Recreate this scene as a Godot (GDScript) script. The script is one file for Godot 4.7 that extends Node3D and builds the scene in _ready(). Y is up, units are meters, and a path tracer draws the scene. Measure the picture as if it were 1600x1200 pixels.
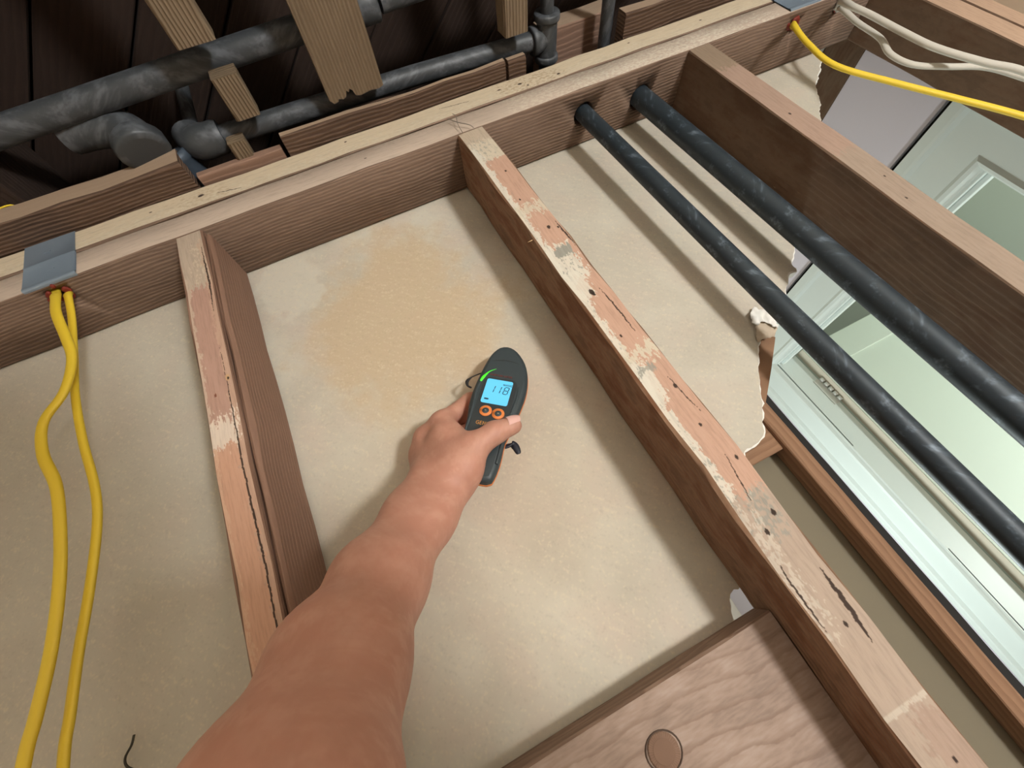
extends Node3D

# World: x along the stud wall (to the right), y up, z out of the wall toward the viewer.
# y = 0 is the underside of the top plate, z = 0 the front of the studs.
const D := 0.0889          # depth of the studs
const W := 0.0419          # width of a stud
const T := 0.0423          # thickness of a plate
var names := {}
var M := {}
var nz := FastNoiseLite.new()

# ------------------------------------------------------------------ helpers
func numbered(called: String) -> String:
	if not names.has(called):
		names[called] = 0
		return called
	names[called] += 1
	return "%s_%03d" % [called, names[called]]

func tag(o: Node, label := "", category := "", group := "", kind := "") -> Node:
	if label: o.set_meta("label", label)
	if category: o.set_meta("category", category)
	if group: o.set_meta("group", group)
	if kind: o.set_meta("kind", kind)
	return o

func base(called: String, at := Vector3.ZERO, label := "", category := "", group := "", kind := "") -> Node3D:
	var o := Node3D.new()
	o.name = numbered(called)
	add_child(o, true)
	o.position = at
	tag(o, label, category, group, kind)
	return o

func put(called: String, mesh: Mesh, mat, parent: Node = self, at := Vector3.ZERO) -> MeshInstance3D:
	var o := MeshInstance3D.new()
	o.name = numbered(called) if parent == self else called
	o.mesh = mesh
	if mat is Array:
		for i in mat.size():
			o.set_surface_override_material(i, mat[i])
	elif mat != null:
		for i in mesh.get_surface_count():
			o.set_surface_override_material(i, mat)
	parent.add_child(o, true)
	o.position = at
	return o

func mat(c: Color, rough := 0.8, metal := 0.0) -> StandardMaterial3D:
	var m := StandardMaterial3D.new()
	m.albedo_color = c
	m.roughness = rough
	m.metallic = metal
	return m

func rgb(r: int, g: int, b: int) -> Color:
	return Color(r / 255.0, g / 255.0, b / 255.0)

func quad(st: SurfaceTool, a: Vector3, b: Vector3, c: Vector3, d: Vector3, ua := Vector2(), ub := Vector2(1, 0), uc := Vector2(1, 1), ud := Vector2(0, 1)) -> void:
	# a b c d counter-clockwise seen from the front
	for k in [[a, ua], [c, uc], [b, ub], [a, ua], [d, ud], [c, uc]]:
		st.set_uv(k[1])
		st.add_vertex(k[0])

# A sawn piece of timber between two corners: chamfered, slightly uneven along its length.
# axis = its long axis; face = side that takes a second surface: 0 none, "z+" the front
func beam(lo: Vector3, hi: Vector3, axis: int, sd := 1, cham := 0.0016, amp := 0.0007, front := false, seg := 0.05) -> ArrayMesh:
	var n := FastNoiseLite.new()
	n.seed = sd
	n.frequency = 7.0
	var rng := RandomNumberGenerator.new()
	rng.seed = sd * 77 + 5
	var L: float = hi[axis] - lo[axis]
	var ia := (axis + 1) % 3
	var ib := (axis + 2) % 3
	var cnt := int(max(1, round(L / seg)))
	var a0: float = lo[ia]
	var a1: float = hi[ia]
	var b0: float = lo[ib]
	var b1: float = hi[ib]
	var c := cham
	# eight outline points, counter-clockwise in (a, b)
	var pts := [Vector2(a0 + c, b0), Vector2(a1 - c, b0), Vector2(a1, b0 + c), Vector2(a1, b1 - c), Vector2(a1 - c, b1), Vector2(a0 + c, b1), Vector2(a0, b1 - c), Vector2(a0, b0 + c)]
	var ring := []
	for i in cnt + 1:
		var s: float = lo[axis] + L * i / cnt
		var r := []
		for k in 8:
			var p: Vector2 = pts[k]
			var q := k / 2
			p.x += amp * 1.6 * n.get_noise_2d(s * 4.0, q * 31.7)
			p.y += amp * 1.6 * n.get_noise_2d(s * 4.0, q * 31.7 + 400.0)
			p.x += amp * 0.6 * n.get_noise_2d(s * 22.0, k * 13.1 + 90)
			p.y += amp * 0.6 * n.get_noise_2d(s * 22.0, k * 13.1 + 190)
			var v := Vector3()
			v[axis] = s
			v[ia] = p.x
			v[ib] = p.y
			r.append(v)
		ring.append(r)
	var main := SurfaceTool.new()
	main.begin(Mesh.PRIMITIVE_TRIANGLES)
	var fr := SurfaceTool.new()
	fr.begin(Mesh.PRIMITIVE_TRIANGLES)
	# which side k has outward +z
	var fside := -1
	if front:
		if ia == 2: fside = 2
		if ib == 2: fside = 4
	var uo := rng.randf()
	for k in 8:
		var k2 := (k + 1) % 8
		var w: float = (pts[k2] - pts[k]).length()
		var vo := rng.randf() * 0.5
		var st := fr if k == fside else main
		st.set_smooth_group(k + 1)
		for i in cnt:
			var ta := float(i) / cnt
			var tb := float(i + 1) / cnt
			var u0 := ta * L + uo
			var u1 := tb * L + uo
			var v0 := vo
			var v1 := vo + w / 0.25
			if k == fside:
				u0 = ta
				u1 = tb
				v0 = 0.0
				v1 = 1.0
			quad(st, ring[i][k], ring[i][k2], ring[i + 1][k2], ring[i + 1][k], Vector2(u0, v0), Vector2(u0, v1), Vector2(u1, v1), Vector2(u1, v0))
	# ends
	for e in 2:
		var r: Array = ring[0] if e == 0 else ring[cnt]
		main.set_smooth_group(20 + e)
		for k in range(1, 7):
			var tri := [r[0], r[k + 1], r[k]] if e == 0 else [r[0], r[k], r[k + 1]]
			for v in [tri[0], tri[2], tri[1]]:
				main.set_uv(Vector2(v[ia] * 1.2 + uo, v[ib] * 4.0))
				main.add_vertex(v)
	main.generate_normals()
	main.generate_tangents()
	var m := main.commit()
	if front:
		fr.generate_normals()
		fr.generate_tangents()
		fr.commit(m)
	return m

func box(lo: Vector3, hi: Vector3, c := 0.001) -> ArrayMesh:
	var d := hi - lo
	var ax := 0
	if d.y > d[ax]: ax = 1
	if d.z > d[ax]: ax = 2
	return beam(lo, hi, ax, 3, c, 0.0, false, 10.0)

func smooth_path(pts: Array, per := 6) -> PackedVector3Array:
	var out := PackedVector3Array()
	for i in pts.size() - 1:
		var p0: Vector3 = pts[max(i - 1, 0)]
		var p1: Vector3 = pts[i]
		var p2: Vector3 = pts[i + 1]
		var p3: Vector3 = pts[min(i + 2, pts.size() - 1)]
		for k in per:
			out.append(p1.cubic_interpolate(p2, p0, p3, float(k) / per))
	out.append(pts[-1])
	return out

# sweeps an ellipse (ra across "side", rb in depth) along a path
func sweep(path: PackedVector3Array, ra: float, rb: float, side := Vector3(1, 0, 0), sides := 14, radii := [], twist := 0.0, caps := true) -> ArrayMesh:
	var st := SurfaceTool.new()
	st.begin(Mesh.PRIMITIVE_TRIANGLES)
	var n := path.size()
	var run := 0.0
	var rings := []
	var us := []
	for i in n:
		var t: Vector3 = (path[min(i + 1, n - 1)] - path[max(i - 1, 0)]).normalized()
		var s := (side - t * side.dot(t)).normalized()
		if twist != 0.0:
			s = s.rotated(t, twist * sin(i * 0.35))
		var d := s.cross(t).normalized()
		if i > 0: run += path[i].distance_to(path[i - 1])
		var k := 1.0
		if radii.size(): k = radii[min(i, radii.size() - 1)]
		var r := []
		for j in sides + 1:
			var a := TAU * j / sides
			r.append(path[i] + s * cos(a) * ra * k + d * sin(a) * rb * k)
		rings.append(r)
		us.append(run)
	for i in n - 1:
		for j in sides:
			quad(st, rings[i][j], rings[i][j + 1], rings[i + 1][j + 1], rings[i + 1][j], Vector2(us[i] * 4.0, float(j) / sides), Vector2(us[i] * 4.0, float(j + 1) / sides), Vector2(us[i + 1] * 4.0, float(j + 1) / sides), Vector2(us[i + 1] * 4.0, float(j) / sides))
	if caps:
		st.set_smooth_group(2)
		for e in [0, n - 1]:
			for j in sides:
				var tri := [path[e], rings[e][j], rings[e][j + 1]]
				if e > 0: tri = [path[e], rings[e][j + 1], rings[e][j]]
				for v in tri:
					st.set_uv(Vector2(0.5, 0.5))
					st.add_vertex(v)
	st.index()
	st.generate_normals()
	st.generate_tangents()
	return st.commit()

# lathe of [distance along axis, radius] profile from a to direction d
func lathe(a: Vector3, dir: Vector3, prof: Array, sides := 24) -> ArrayMesh:
	var path := PackedVector3Array()
	var rad := []
	var eps := 0.0
	for p in prof:
		path.append(a + dir.normalized() * (p[0] + eps))
		eps += 0.00002
		rad.append(p[1])
	var side := Vector3(1, 0, 0)
	if abs(dir.normalized().x) > 0.9: side = Vector3(0, 1, 0)
	return sweep(path, 1.0, 1.0, side, sides, rad)

# flat polygon (x, y) given a thickness from z0 (front) back to z1; sides get surface 1
func slab(poly: PackedVector2Array, z0: float, z1: float, back := PackedVector2Array(), uv_o := Vector2.ZERO, uv_s := Vector2.ONE) -> ArrayMesh:
	var p := poly
	var q := back if back.size() else poly
	if Geometry2D.is_polygon_clockwise(p):
		p = p.duplicate()
		p.reverse()
		q = q.duplicate()
		q.reverse()
	var st := SurfaceTool.new()
	st.begin(Mesh.PRIMITIVE_TRIANGLES)
	st.set_smooth_group(-1)
	var idx := Geometry2D.triangulate_polygon(p)
	for t in idx.size() / 3:
		var a: Vector2 = p[idx[t * 3]]
		var b: Vector2 = p[idx[t * 3 + 1]]
		var c: Vector2 = p[idx[t * 3 + 2]]
		if (b - a).cross(c - a) > 0.0:
			var sw := b
			b = c
			c = sw
		for v in [a, b, c]:
			st.set_uv((v - uv_o) * uv_s)
			st.add_vertex(Vector3(v.x, v.y, z0))
	idx = Geometry2D.triangulate_polygon(q)
	for t in idx.size() / 3:
		var a: Vector2 = q[idx[t * 3]]
		var b: Vector2 = q[idx[t * 3 + 1]]
		var c: Vector2 = q[idx[t * 3 + 2]]
		if (b - a).cross(c - a) < 0.0:
			var sw := b
			b = c
			c = sw
		for v in [a, b, c]:
			st.set_uv((v - uv_o) * uv_s)
			st.add_vertex(Vector3(v.x, v.y, z1))
	st.generate_normals()
	st.generate_tangents()
	var m := st.commit()
	var s2 := SurfaceTool.new()
	s2.begin(Mesh.PRIMITIVE_TRIANGLES)
	s2.set_smooth_group(-1)
	for i in p.size():
		var j := (i + 1) % p.size()
		quad(s2, Vector3(q[i].x, q[i].y, z1), Vector3(q[j].x, q[j].y, z1), Vector3(p[j].x, p[j].y, z0), Vector3(p[i].x, p[i].y, z0))
	s2.generate_normals()
	s2.generate_tangents()
	s2.commit(m)
	return m

# ------------------------------------------------------------------ textures
func image_tex(buf: PackedByteArray, w: int, h: int) -> ImageTexture:
	var im := Image.create_from_data(w, h, false, Image.FORMAT_RGB8, buf)
	im.generate_mipmaps()
	return ImageTexture.create_from_image(im)

func grain_value(u: float, v: float, freq: float, wav: float, n: FastNoiseLite) -> float:
	# u 0..1 along (wraps), v in metres across
	var cx := cos(u * TAU) * 0.35
	var cy := sin(u * TAU) * 0.35
	var warp := n.get_noise_3d(cx, cy, v * 9.0) * wav + n.get_noise_3d(cx * 4.0, cy * 4.0, v * 30.0 + 50.0) * wav * 0.25
	var x := (v + warp) * freq
	var f := x - floorf(x)
	var ring := smoothstep(0.0, 0.75, f) * (1.0 - smoothstep(0.86, 1.0, f))
	var fib := n.get_noise_3d(cx * 9.0, cy * 9.0, v * 900.0)
	var low := n.get_noise_3d(cx * 1.5, cy * 1.5, v * 14.0 + 200.0)
	return clamp(0.62 - 0.48 * ring + 0.14 * fib + 0.22 * low + 0.1, 0.0, 1.0)

func wood_tex(sd: int, freq: float, wav: float, dark: Color, light: Color, blotch := 0.0) -> Array:
	var w := 1024
	var h := 256
	var n := FastNoiseLite.new()
	n.seed = sd
	n.frequency = 1.0
	var buf := PackedByteArray()
	buf.resize(w * h * 3)
	var hb := PackedByteArray()
	hb.resize(w * h * 3)
	var o := 0
	for y in h:
		var v := 0.25 * y / h
		for x in w:
			var g := grain_value(float(x) / w, v, freq, wav, n)
			var c := dark.lerp(light, g)
			if blotch > 0.0:
				var uu := TAU * x / w
				var bl := n.get_noise_3d(cos(uu) * 1.4, sin(uu) * 1.4, v * 26.0 + 70.0) + 0.45 * n.get_noise_3d(cos(uu) * 5.0, sin(uu) * 5.0, v * 60.0) + 0.2 * n.get_noise_3d(cos(uu) * 20.0, sin(uu) * 20.0, v * 200.0)
				c = c.lerp(Color(c.r * 0.74, c.g * 0.58, c.b * 0.46), blotch * smoothstep(-0.15, 0.55, bl))
				c = c.lerp(rgb(120, 108, 96), blotch * 0.5 * smoothstep(0.15, 0.5, -bl))
			buf[o] = int(c.r * 255.0)
			buf[o + 1] = int(c.g * 255.0)
			buf[o + 2] = int(c.b * 255.0)
			var b := int(g * 255.0)
			hb[o] = b
			hb[o + 1] = b
			hb[o + 2] = b
			o += 3
	var him := Image.create_from_data(w, h, false, Image.FORMAT_RGB8, hb)
	him.bump_map_to_normal_map(3.0)
	return [image_tex(buf, w, h), ImageTexture.create_from_image(him)]

func wood_mat(t: Array, tint: Color, nrm := 0.6) -> StandardMaterial3D:
	var m := mat(tint, 0.85)
	m.albedo_texture = t[0]
	m.normal_enabled = true
	m.normal_texture = t[1]
	m.normal_scale = nrm
	return m

# the front of a stud: bare wood, lath-width bands of old plaster, cement blots, nail holes.
# marks: [y0, y1, v0, v1, colour, raggedness, strength]
func face_tex(sd: int, len: float, wid: float, basec: Color, marks: Array, dots: Array, cracks: Array) -> StandardMaterial3D:
	var w := 2000
	var h := 56
	var n := FastNoiseLite.new()
	n.seed = sd
	n.frequency = 1.0
	var buf := PackedByteArray()
	buf.resize(w * h * 3)
	var o := 0
	for y in h:
		var v := (y + 0.5) / h
		for x in w:
			# texture u runs with the beam from bottom to top
			var d := -(1.0 - (x + 0.5) / w) * len
			var g := n.get_noise_2d(d * 18.0, v * 9.0) * 0.5 + n.get_noise_2d(d * 60.0, v * 40.0) * 0.35
			var c := basec.lightened(0.10 * g) if g > 0 else basec.darkened(-0.22 * g)
			for m in marks:
				var rag: float = m[5]
				var e := n.get_noise_2d(d * 45.0 + 7.0, v * 5.0 + 3.0) + 0.6 * n.get_noise_2d(d * 160.0, v * 14.0 + 30.0)
				var dy: float = d + e * rag * 0.018
				var dv: float = v + e * rag * 0.28
				if dy > m[0] and dy < m[1] and dv > m[2] and dv < m[3]:
					var k: float = m[6]
					if m.size() > 7:
						var sp := n.get_noise_2d(d * 120.0 + m[0] * 900.0, v * 7.0)
						if sp < m[7]: k = 0.0
					var cc: Color = m[4]
					c = c.lerp(cc.lightened(0.10 * g) if g > 0 else cc.darkened(-0.2 * g), k)
			for q in cracks:   # [y0, y1, v0, v1, width m]
				if d > q[0] and d < q[1]:
					var f: float = (d - q[0]) / (q[1] - q[0])
					var cv: float = lerp(q[2], q[3], f) + 0.03 * n.get_noise_1d(d * 90.0)
					if abs(v - cv) * wid < q[4] * sin(f * PI): c = c.lerp(rgb(40, 26, 18), 0.85)
			for q in dots:     # [y, v, radius m, colour]
				var dd := Vector2((d - q[0]) * 0.7, (v - q[1]) * wid).length()
				if dd < q[2]: c = c.lerp(q[3], 0.9)
			buf[o] = int(clamp(c.r, 0, 1) * 255.0)
			buf[o + 1] = int(clamp(c.g, 0, 1) * 255.0)
			buf[o + 2] = int(clamp(c.b, 0, 1) * 255.0)
			o += 3
	var mt := mat(Color.WHITE, 0.85)
	mt.albedo_texture = image_tex(buf, w, h)
	return mt

func paper_tex() -> StandardMaterial3D:
	var w := 1400
	var h := 1000
	var n := FastNoiseLite.new()
	n.seed = 12
	n.frequency = 1.0
	var buf := PackedByteArray()
	buf.resize(w * h * 3)
	var o := 0
	var cream := rgb(210, 205, 191)
	var grey := rgb(190, 183, 169)
	var stain := rgb(201, 181, 152)
	var pink := rgb(205, 191, 177)
	for y in h:
		var py := 0.1 - 1.5 * (y + 0.5) / h
		for x in w:
			var px := -1.25 + 2.1 * (x + 0.5) / w
			var lo := n.get_noise_2d(px * 7.0, py * 7.0)
			var wx := 0.012 * n.get_noise_2d(px * 60.0, py * 60.0 + 9.0)
			var hi := n.get_noise_2d((px + wx) * 120.0, (py - wx) * 120.0) + 0.5 * n.get_noise_2d(px * 330.0, py * 330.0)
			var c := cream.lerp(grey, clamp(0.35 + lo * 0.9, 0.0, 1.0))
			c = c.lerp(pink, clamp(0.15 + 0.9 * n.get_noise_2d(px * 11.0 + 40.0, py * 11.0), 0.0, 0.7))
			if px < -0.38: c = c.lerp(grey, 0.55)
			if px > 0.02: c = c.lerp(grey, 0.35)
			# the damp stain between the two studs
			var sx := (px + 0.185) / 0.15
			var sy := (py + 0.19) / 0.165
			var r := sqrt(sx * sx + sy * sy) + 0.45 * lo + 0.10 * hi + 0.25 * n.get_noise_2d(px * 25.0, py * 25.0)
			var k := 1.0 - smoothstep(0.55, 1.15, r)
			c = c.lerp(stain, k * 0.9)
			c = c.lerp(stain, (1.0 - smoothstep(0.0, 0.3, abs(px + 0.17))) * (1.0 - smoothstep(0.0, 0.35, abs(py + 0.42))) * 0.35)
			# clean pale patch under the plate by the left stud
			var q := Vector2((px + 0.315) / 0.055, (py + 0.05) / 0.075).length() + 0.4 * n.get_noise_2d(px * 30.0, py * 30.0)
			c = c.lerp(cream, (1.0 - smoothstep(0.7, 1.0, q)) * 0.8)
			# paper fibre
			if hi > 0.28: c = c.lerp(rgb(224, 212, 186), clamp((hi - 0.28) * 1.6, 0.0, 0.5))
			elif hi < -0.3: c = c.darkened(clamp((-hi - 0.3) * 0.12, 0.0, 0.05))
			buf[o] = int(c.r * 255.0)
			buf[o + 1] = int(c.g * 255.0)
			buf[o + 2] = int(c.b * 255.0)
			o += 3
	var m := mat(Color.WHITE, 0.95)
	m.albedo_texture = image_tex(buf, w, h)
	return m

func mottled(sd: int, a: Color, b: Color, fx: float, fy: float, thr := 0.1, hard := 0.3) -> ImageTexture:
	var w := 512
	var h := 128
	var n := FastNoiseLite.new()
	n.seed = sd
	n.frequency = 1.0
	var buf := PackedByteArray()
	buf.resize(w * h * 3)
	var o := 0
	for y in h:
		var vv := TAU * y / h
		for x in w:
			var uu := TAU * x / w
			var s := n.get_noise_3d(cos(uu) * fx + cos(vv) * fy, sin(uu) * fx, sin(vv) * fy) + 0.5 * n.get_noise_3d(cos(uu) * fx * 4.0 + cos(vv) * fy * 4.0, sin(uu) * fx * 4.0, sin(vv) * fy * 4.0)
			var c := a.lerp(b, smoothstep(thr, thr + hard, s))
			buf[o] = int(c.r * 255.0)
			buf[o + 1] = int(c.g * 255.0)
			buf[o + 2] = int(c.b * 255.0)
			o += 3
	return image_tex(buf, w, h)

# ------------------------------------------------------------------ flesh: a field of tapered bones, meshed as surface nets
var fd: PackedFloat32Array
var fo: Vector3
var fn: Vector3i
var fc: float

func field_begin(lo: Vector3, hi: Vector3, cell: float) -> void:
	fc = cell
	fo = lo
	fn = Vector3i(int((hi.x - lo.x) / cell) + 2, int((hi.y - lo.y) / cell) + 2, int((hi.z - lo.z) / cell) + 2)
	fd = PackedFloat32Array()
	fd.resize(fn.x * fn.y * fn.z)
	fd.fill(1.0)

func bone(a: Vector3, b: Vector3, ra: float, rb: float, k: float) -> void:
	var parts := int(max(1, ceil(a.distance_to(b) / 0.045)))
	if parts > 1:
		for i in parts:
			var t0 := float(i) / parts
			var t1 := float(i + 1) / parts
			bone_part(a, b, ra, rb, k, a.lerp(b, t0), a.lerp(b, t1))
	else:
		bone_part(a, b, ra, rb, k, a, b)

var stamp: PackedInt32Array
var stamp_id := 0

func bone_part(a: Vector3, b: Vector3, ra: float, rb: float, k: float, p: Vector3, q: Vector3) -> void:
	# only the cells near this stretch; "a, b" is the whole bone so that stretches agree
	var m: float = max(ra, rb) + k + fc * 2.0
	var lo := Vector3(min(p.x, q.x), min(p.y, q.y), min(p.z, q.z)) - Vector3.ONE * m - fo
	var hi := Vector3(max(p.x, q.x), max(p.y, q.y), max(p.z, q.z)) + Vector3.ONE * m - fo
	var x0 := clampi(int(lo.x / fc), 0, fn.x - 1)
	var x1 := clampi(int(hi.x / fc) + 1, 0, fn.x - 1)
	var y0 := clampi(int(lo.y / fc), 0, fn.y - 1)
	var y1 := clampi(int(hi.y / fc) + 1, 0, fn.y - 1)
	var z0 := clampi(int(lo.z / fc), 0, fn.z - 1)
	var z1 := clampi(int(hi.z / fc) + 1, 0, fn.z - 1)
	var ab := b - a
	var l2: float = max(ab.length_squared(), 1e-9)
	if p == a: stamp_id += 1
	if stamp.size() != fd.size():
		stamp = PackedInt32Array()
		stamp.resize(fd.size())
	for z in range(z0, z1 + 1):
		for y in range(y0, y1 + 1):
			var at := (z * fn.y + y) * fn.x
			for x in range(x0, x1 + 1):
				if stamp[at + x] == stamp_id: continue
				stamp[at + x] = stamp_id
				var c := fo + Vector3(x, y, z) * fc
				var t := clampf((c - a).dot(ab) / l2, 0.0, 1.0)
				var d := c.distance_to(a + ab * t) - lerpf(ra, rb, t)
				var e := fd[at + x]
				var h := maxf(k - absf(d - e), 0.0) / k
				fd[at + x] = minf(d, e) - h * h * k * 0.25

func field_mesh() -> ArrayMesh:
	var nx := fn.x
	var ny := fn.y
	var ids := PackedInt32Array()
	ids.resize(fd.size())
	ids.fill(-1)
	var vs := PackedVector3Array()
	var ind := PackedInt32Array()
	var sx := 1
	var sy := nx
	var sz := nx * ny
	var corner := [0, sx, sy, sx + sy, sz, sz + sx, sz + sy, sz + sx + sy]
	var cp := [Vector3(0, 0, 0), Vector3(1, 0, 0), Vector3(0, 1, 0), Vector3(1, 1, 0), Vector3(0, 0, 1), Vector3(1, 0, 1), Vector3(0, 1, 1), Vector3(1, 1, 1)]
	var edges := [[0, 1], [2, 3], [4, 5], [6, 7], [0, 2], [1, 3], [4, 6], [5, 7], [0, 4], [1, 5], [2, 6], [3, 7]]
	for z in fn.z - 1:
		for y in ny - 1:
			for x in nx - 1:
				var i := z * sz + y * sy + x
				var first := fd[i] < 0.0
				if absf(fd[i]) > fc * 2.5: continue
				var mixed := false
				for k in 8:
					if (fd[i + corner[k]] < 0.0) != first:
						mixed = true
						break
				if not mixed: continue
				var s := Vector3.ZERO
				var cnt := 0
				for e in edges:
					var da := fd[i + corner[e[0]]]
					var db := fd[i + corner[e[1]]]
					if (da < 0.0) != (db < 0.0):
						s += cp[e[0]].lerp(cp[e[1]], da / (da - db))
						cnt += 1
				ids[i] = vs.size()
				vs.append(fo + (Vector3(x, y, z) + s / cnt) * fc)
	for z in range(1, fn.z - 1):
		for y in range(1, ny - 1):
			for x in range(1, nx - 1):
				var i := z * sz + y * sy + x
				if ids[i] < 0 and absf(fd[i]) > fc * 1.8: continue
				var ins := fd[i] < 0.0
				for ax in 3:
					var step: int = [sx, sy, sz][ax]
					if (fd[i + step] < 0.0) == ins: continue
					var u: int = [sy, sz, sx][ax]
					var v: int = [sz, sx, sy][ax]
					var a := ids[i]
					var b := ids[i - u]
					var c := ids[i - u - v]
					var d := ids[i - v]
					if a < 0 or b < 0 or c < 0 or d < 0: continue
					if ins: ind.append_array([a, c, b, a, d, c])
					else: ind.append_array([a, b, c, a, c, d])
	# two rounds of light smoothing
	for it in 2:
		var acc := PackedVector3Array()
		acc.resize(vs.size())
		var num := PackedInt32Array()
		num.resize(vs.size())
		for t in ind.size() / 3:
			for e in 3:
				var a := ind[t * 3 + e]
				var b := ind[t * 3 + (e + 1) % 3]
				acc[a] += vs[b]
				num[a] += 1
		for i in vs.size():
			if num[i] > 0: vs[i] = vs[i].lerp(acc[i] / num[i], 0.5)
	var ns := PackedVector3Array()
	ns.resize(vs.size())
	for t in ind.size() / 3:
		var a := ind[t * 3]
		var b := ind[t * 3 + 1]
		var c := ind[t * 3 + 2]
		var f := (vs[c] - vs[a]).cross(vs[b] - vs[a])
		ns[a] += f
		ns[b] += f
		ns[c] += f
	for i in ns.size(): ns[i] = ns[i].normalized()
	var arr := []
	arr.resize(Mesh.ARRAY_MAX)
	arr[Mesh.ARRAY_VERTEX] = vs
	arr[Mesh.ARRAY_NORMAL] = ns
	arr[Mesh.ARRAY_INDEX] = ind
	var m := ArrayMesh.new()
	m.add_surface_from_arrays(Mesh.PRIMITIVE_TRIANGLES, arr)
	return m

# ------------------------------------------------------------------ scene
func _ready() -> void:
	camera_and_light()
	materials()
	shell()
	framing()
	wallboard()
	overhead()
	bays_right()
	door_room()
	services()
	meter_and_hand()
	small_things()

func camera_and_light() -> void:
	var cam := Camera3D.new()
	cam.name = "camera"
	add_child(cam)
	cam.transform = Transform3D(Basis(Vector3(0.8918, -0.4489, -0.0557), Vector3(0.4259, 0.7917, 0.4379), Vector3(-0.1525, -0.4143, 0.8973)).orthonormalized(), Vector3(-0.1754, -0.5716, 0.3755))
	cam.fov = 2.0 * rad_to_deg(atan(600.0 / 643.86))
	cam.near = 0.01
	cam.current = true
	var we := WorldEnvironment.new()
	we.name = "environment"
	var e := Environment.new()
	e.background_mode = Environment.BG_COLOR
	e.background_color = Color(0, 0, 0)
	e.tonemap_mode = Environment.TONE_MAPPER_LINEAR
	e.tonemap_exposure = 0.93
	e.sdfgi_enabled = true
	e.ssao_enabled = true
	e.ssil_enabled = true
	we.environment = e
	add_child(we)
	unseen_lamp(Vector3(0.80, -1.1, 1.75), 3.1, Color(0.99, 0.99, 0.98), 0.125, "portable work lamp on a pole behind the camera, facing the open stud wall")
	unseen_lamp(Vector3(0.15, -0.98, -1.0), 0.58, Color(0.95, 1.0, 0.985), 0.06, "small unseen lamp added in the room beyond the stud wall to light the door casing")  # added lamp, lights the casing from behind the drywall
	unseen_lamp(Vector3(1.75, -1.5, -0.15), 1.25, Color(0.97, 1.0, 0.98), 0.06, "small unseen lamp added beyond the open door to brighten its leaf and the ceiling")  # added lamp, brightens the open door and the ceiling beyond

func unseen_lamp(at: Vector3, energy: float, c: Color, r: float, label: String) -> void:
	var t := base("unseen_lamp", Vector3(at.x, -2.36, at.z), label, "lamp")
	var h := at.y + 2.36
	put("pole", lathe(Vector3.ZERO, Vector3.UP, [[0.0, 0.12], [0.015, 0.12], [0.02, 0.012], [h - r, 0.012]]), mat(rgb(40, 40, 42), 0.5), t)
	var b := SphereMesh.new()
	b.radius = r
	b.height = r * 2.0
	var gm := mat(Color.WHITE)
	gm.emission_enabled = true
	gm.emission = c
	gm.emission_energy_multiplier = 2.0
	put("bulb", b, gm, t, Vector3(0, h, 0))
	var l := OmniLight3D.new()
	l.name = "lamp_light"
	l.light_color = c
	l.light_energy = energy
	l.light_size = r * 0.95
	l.omni_range = 8.0
	l.omni_attenuation = 2.0
	l.shadow_enabled = true
	t.add_child(l)
	l.position = Vector3(0, h, 0)

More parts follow.
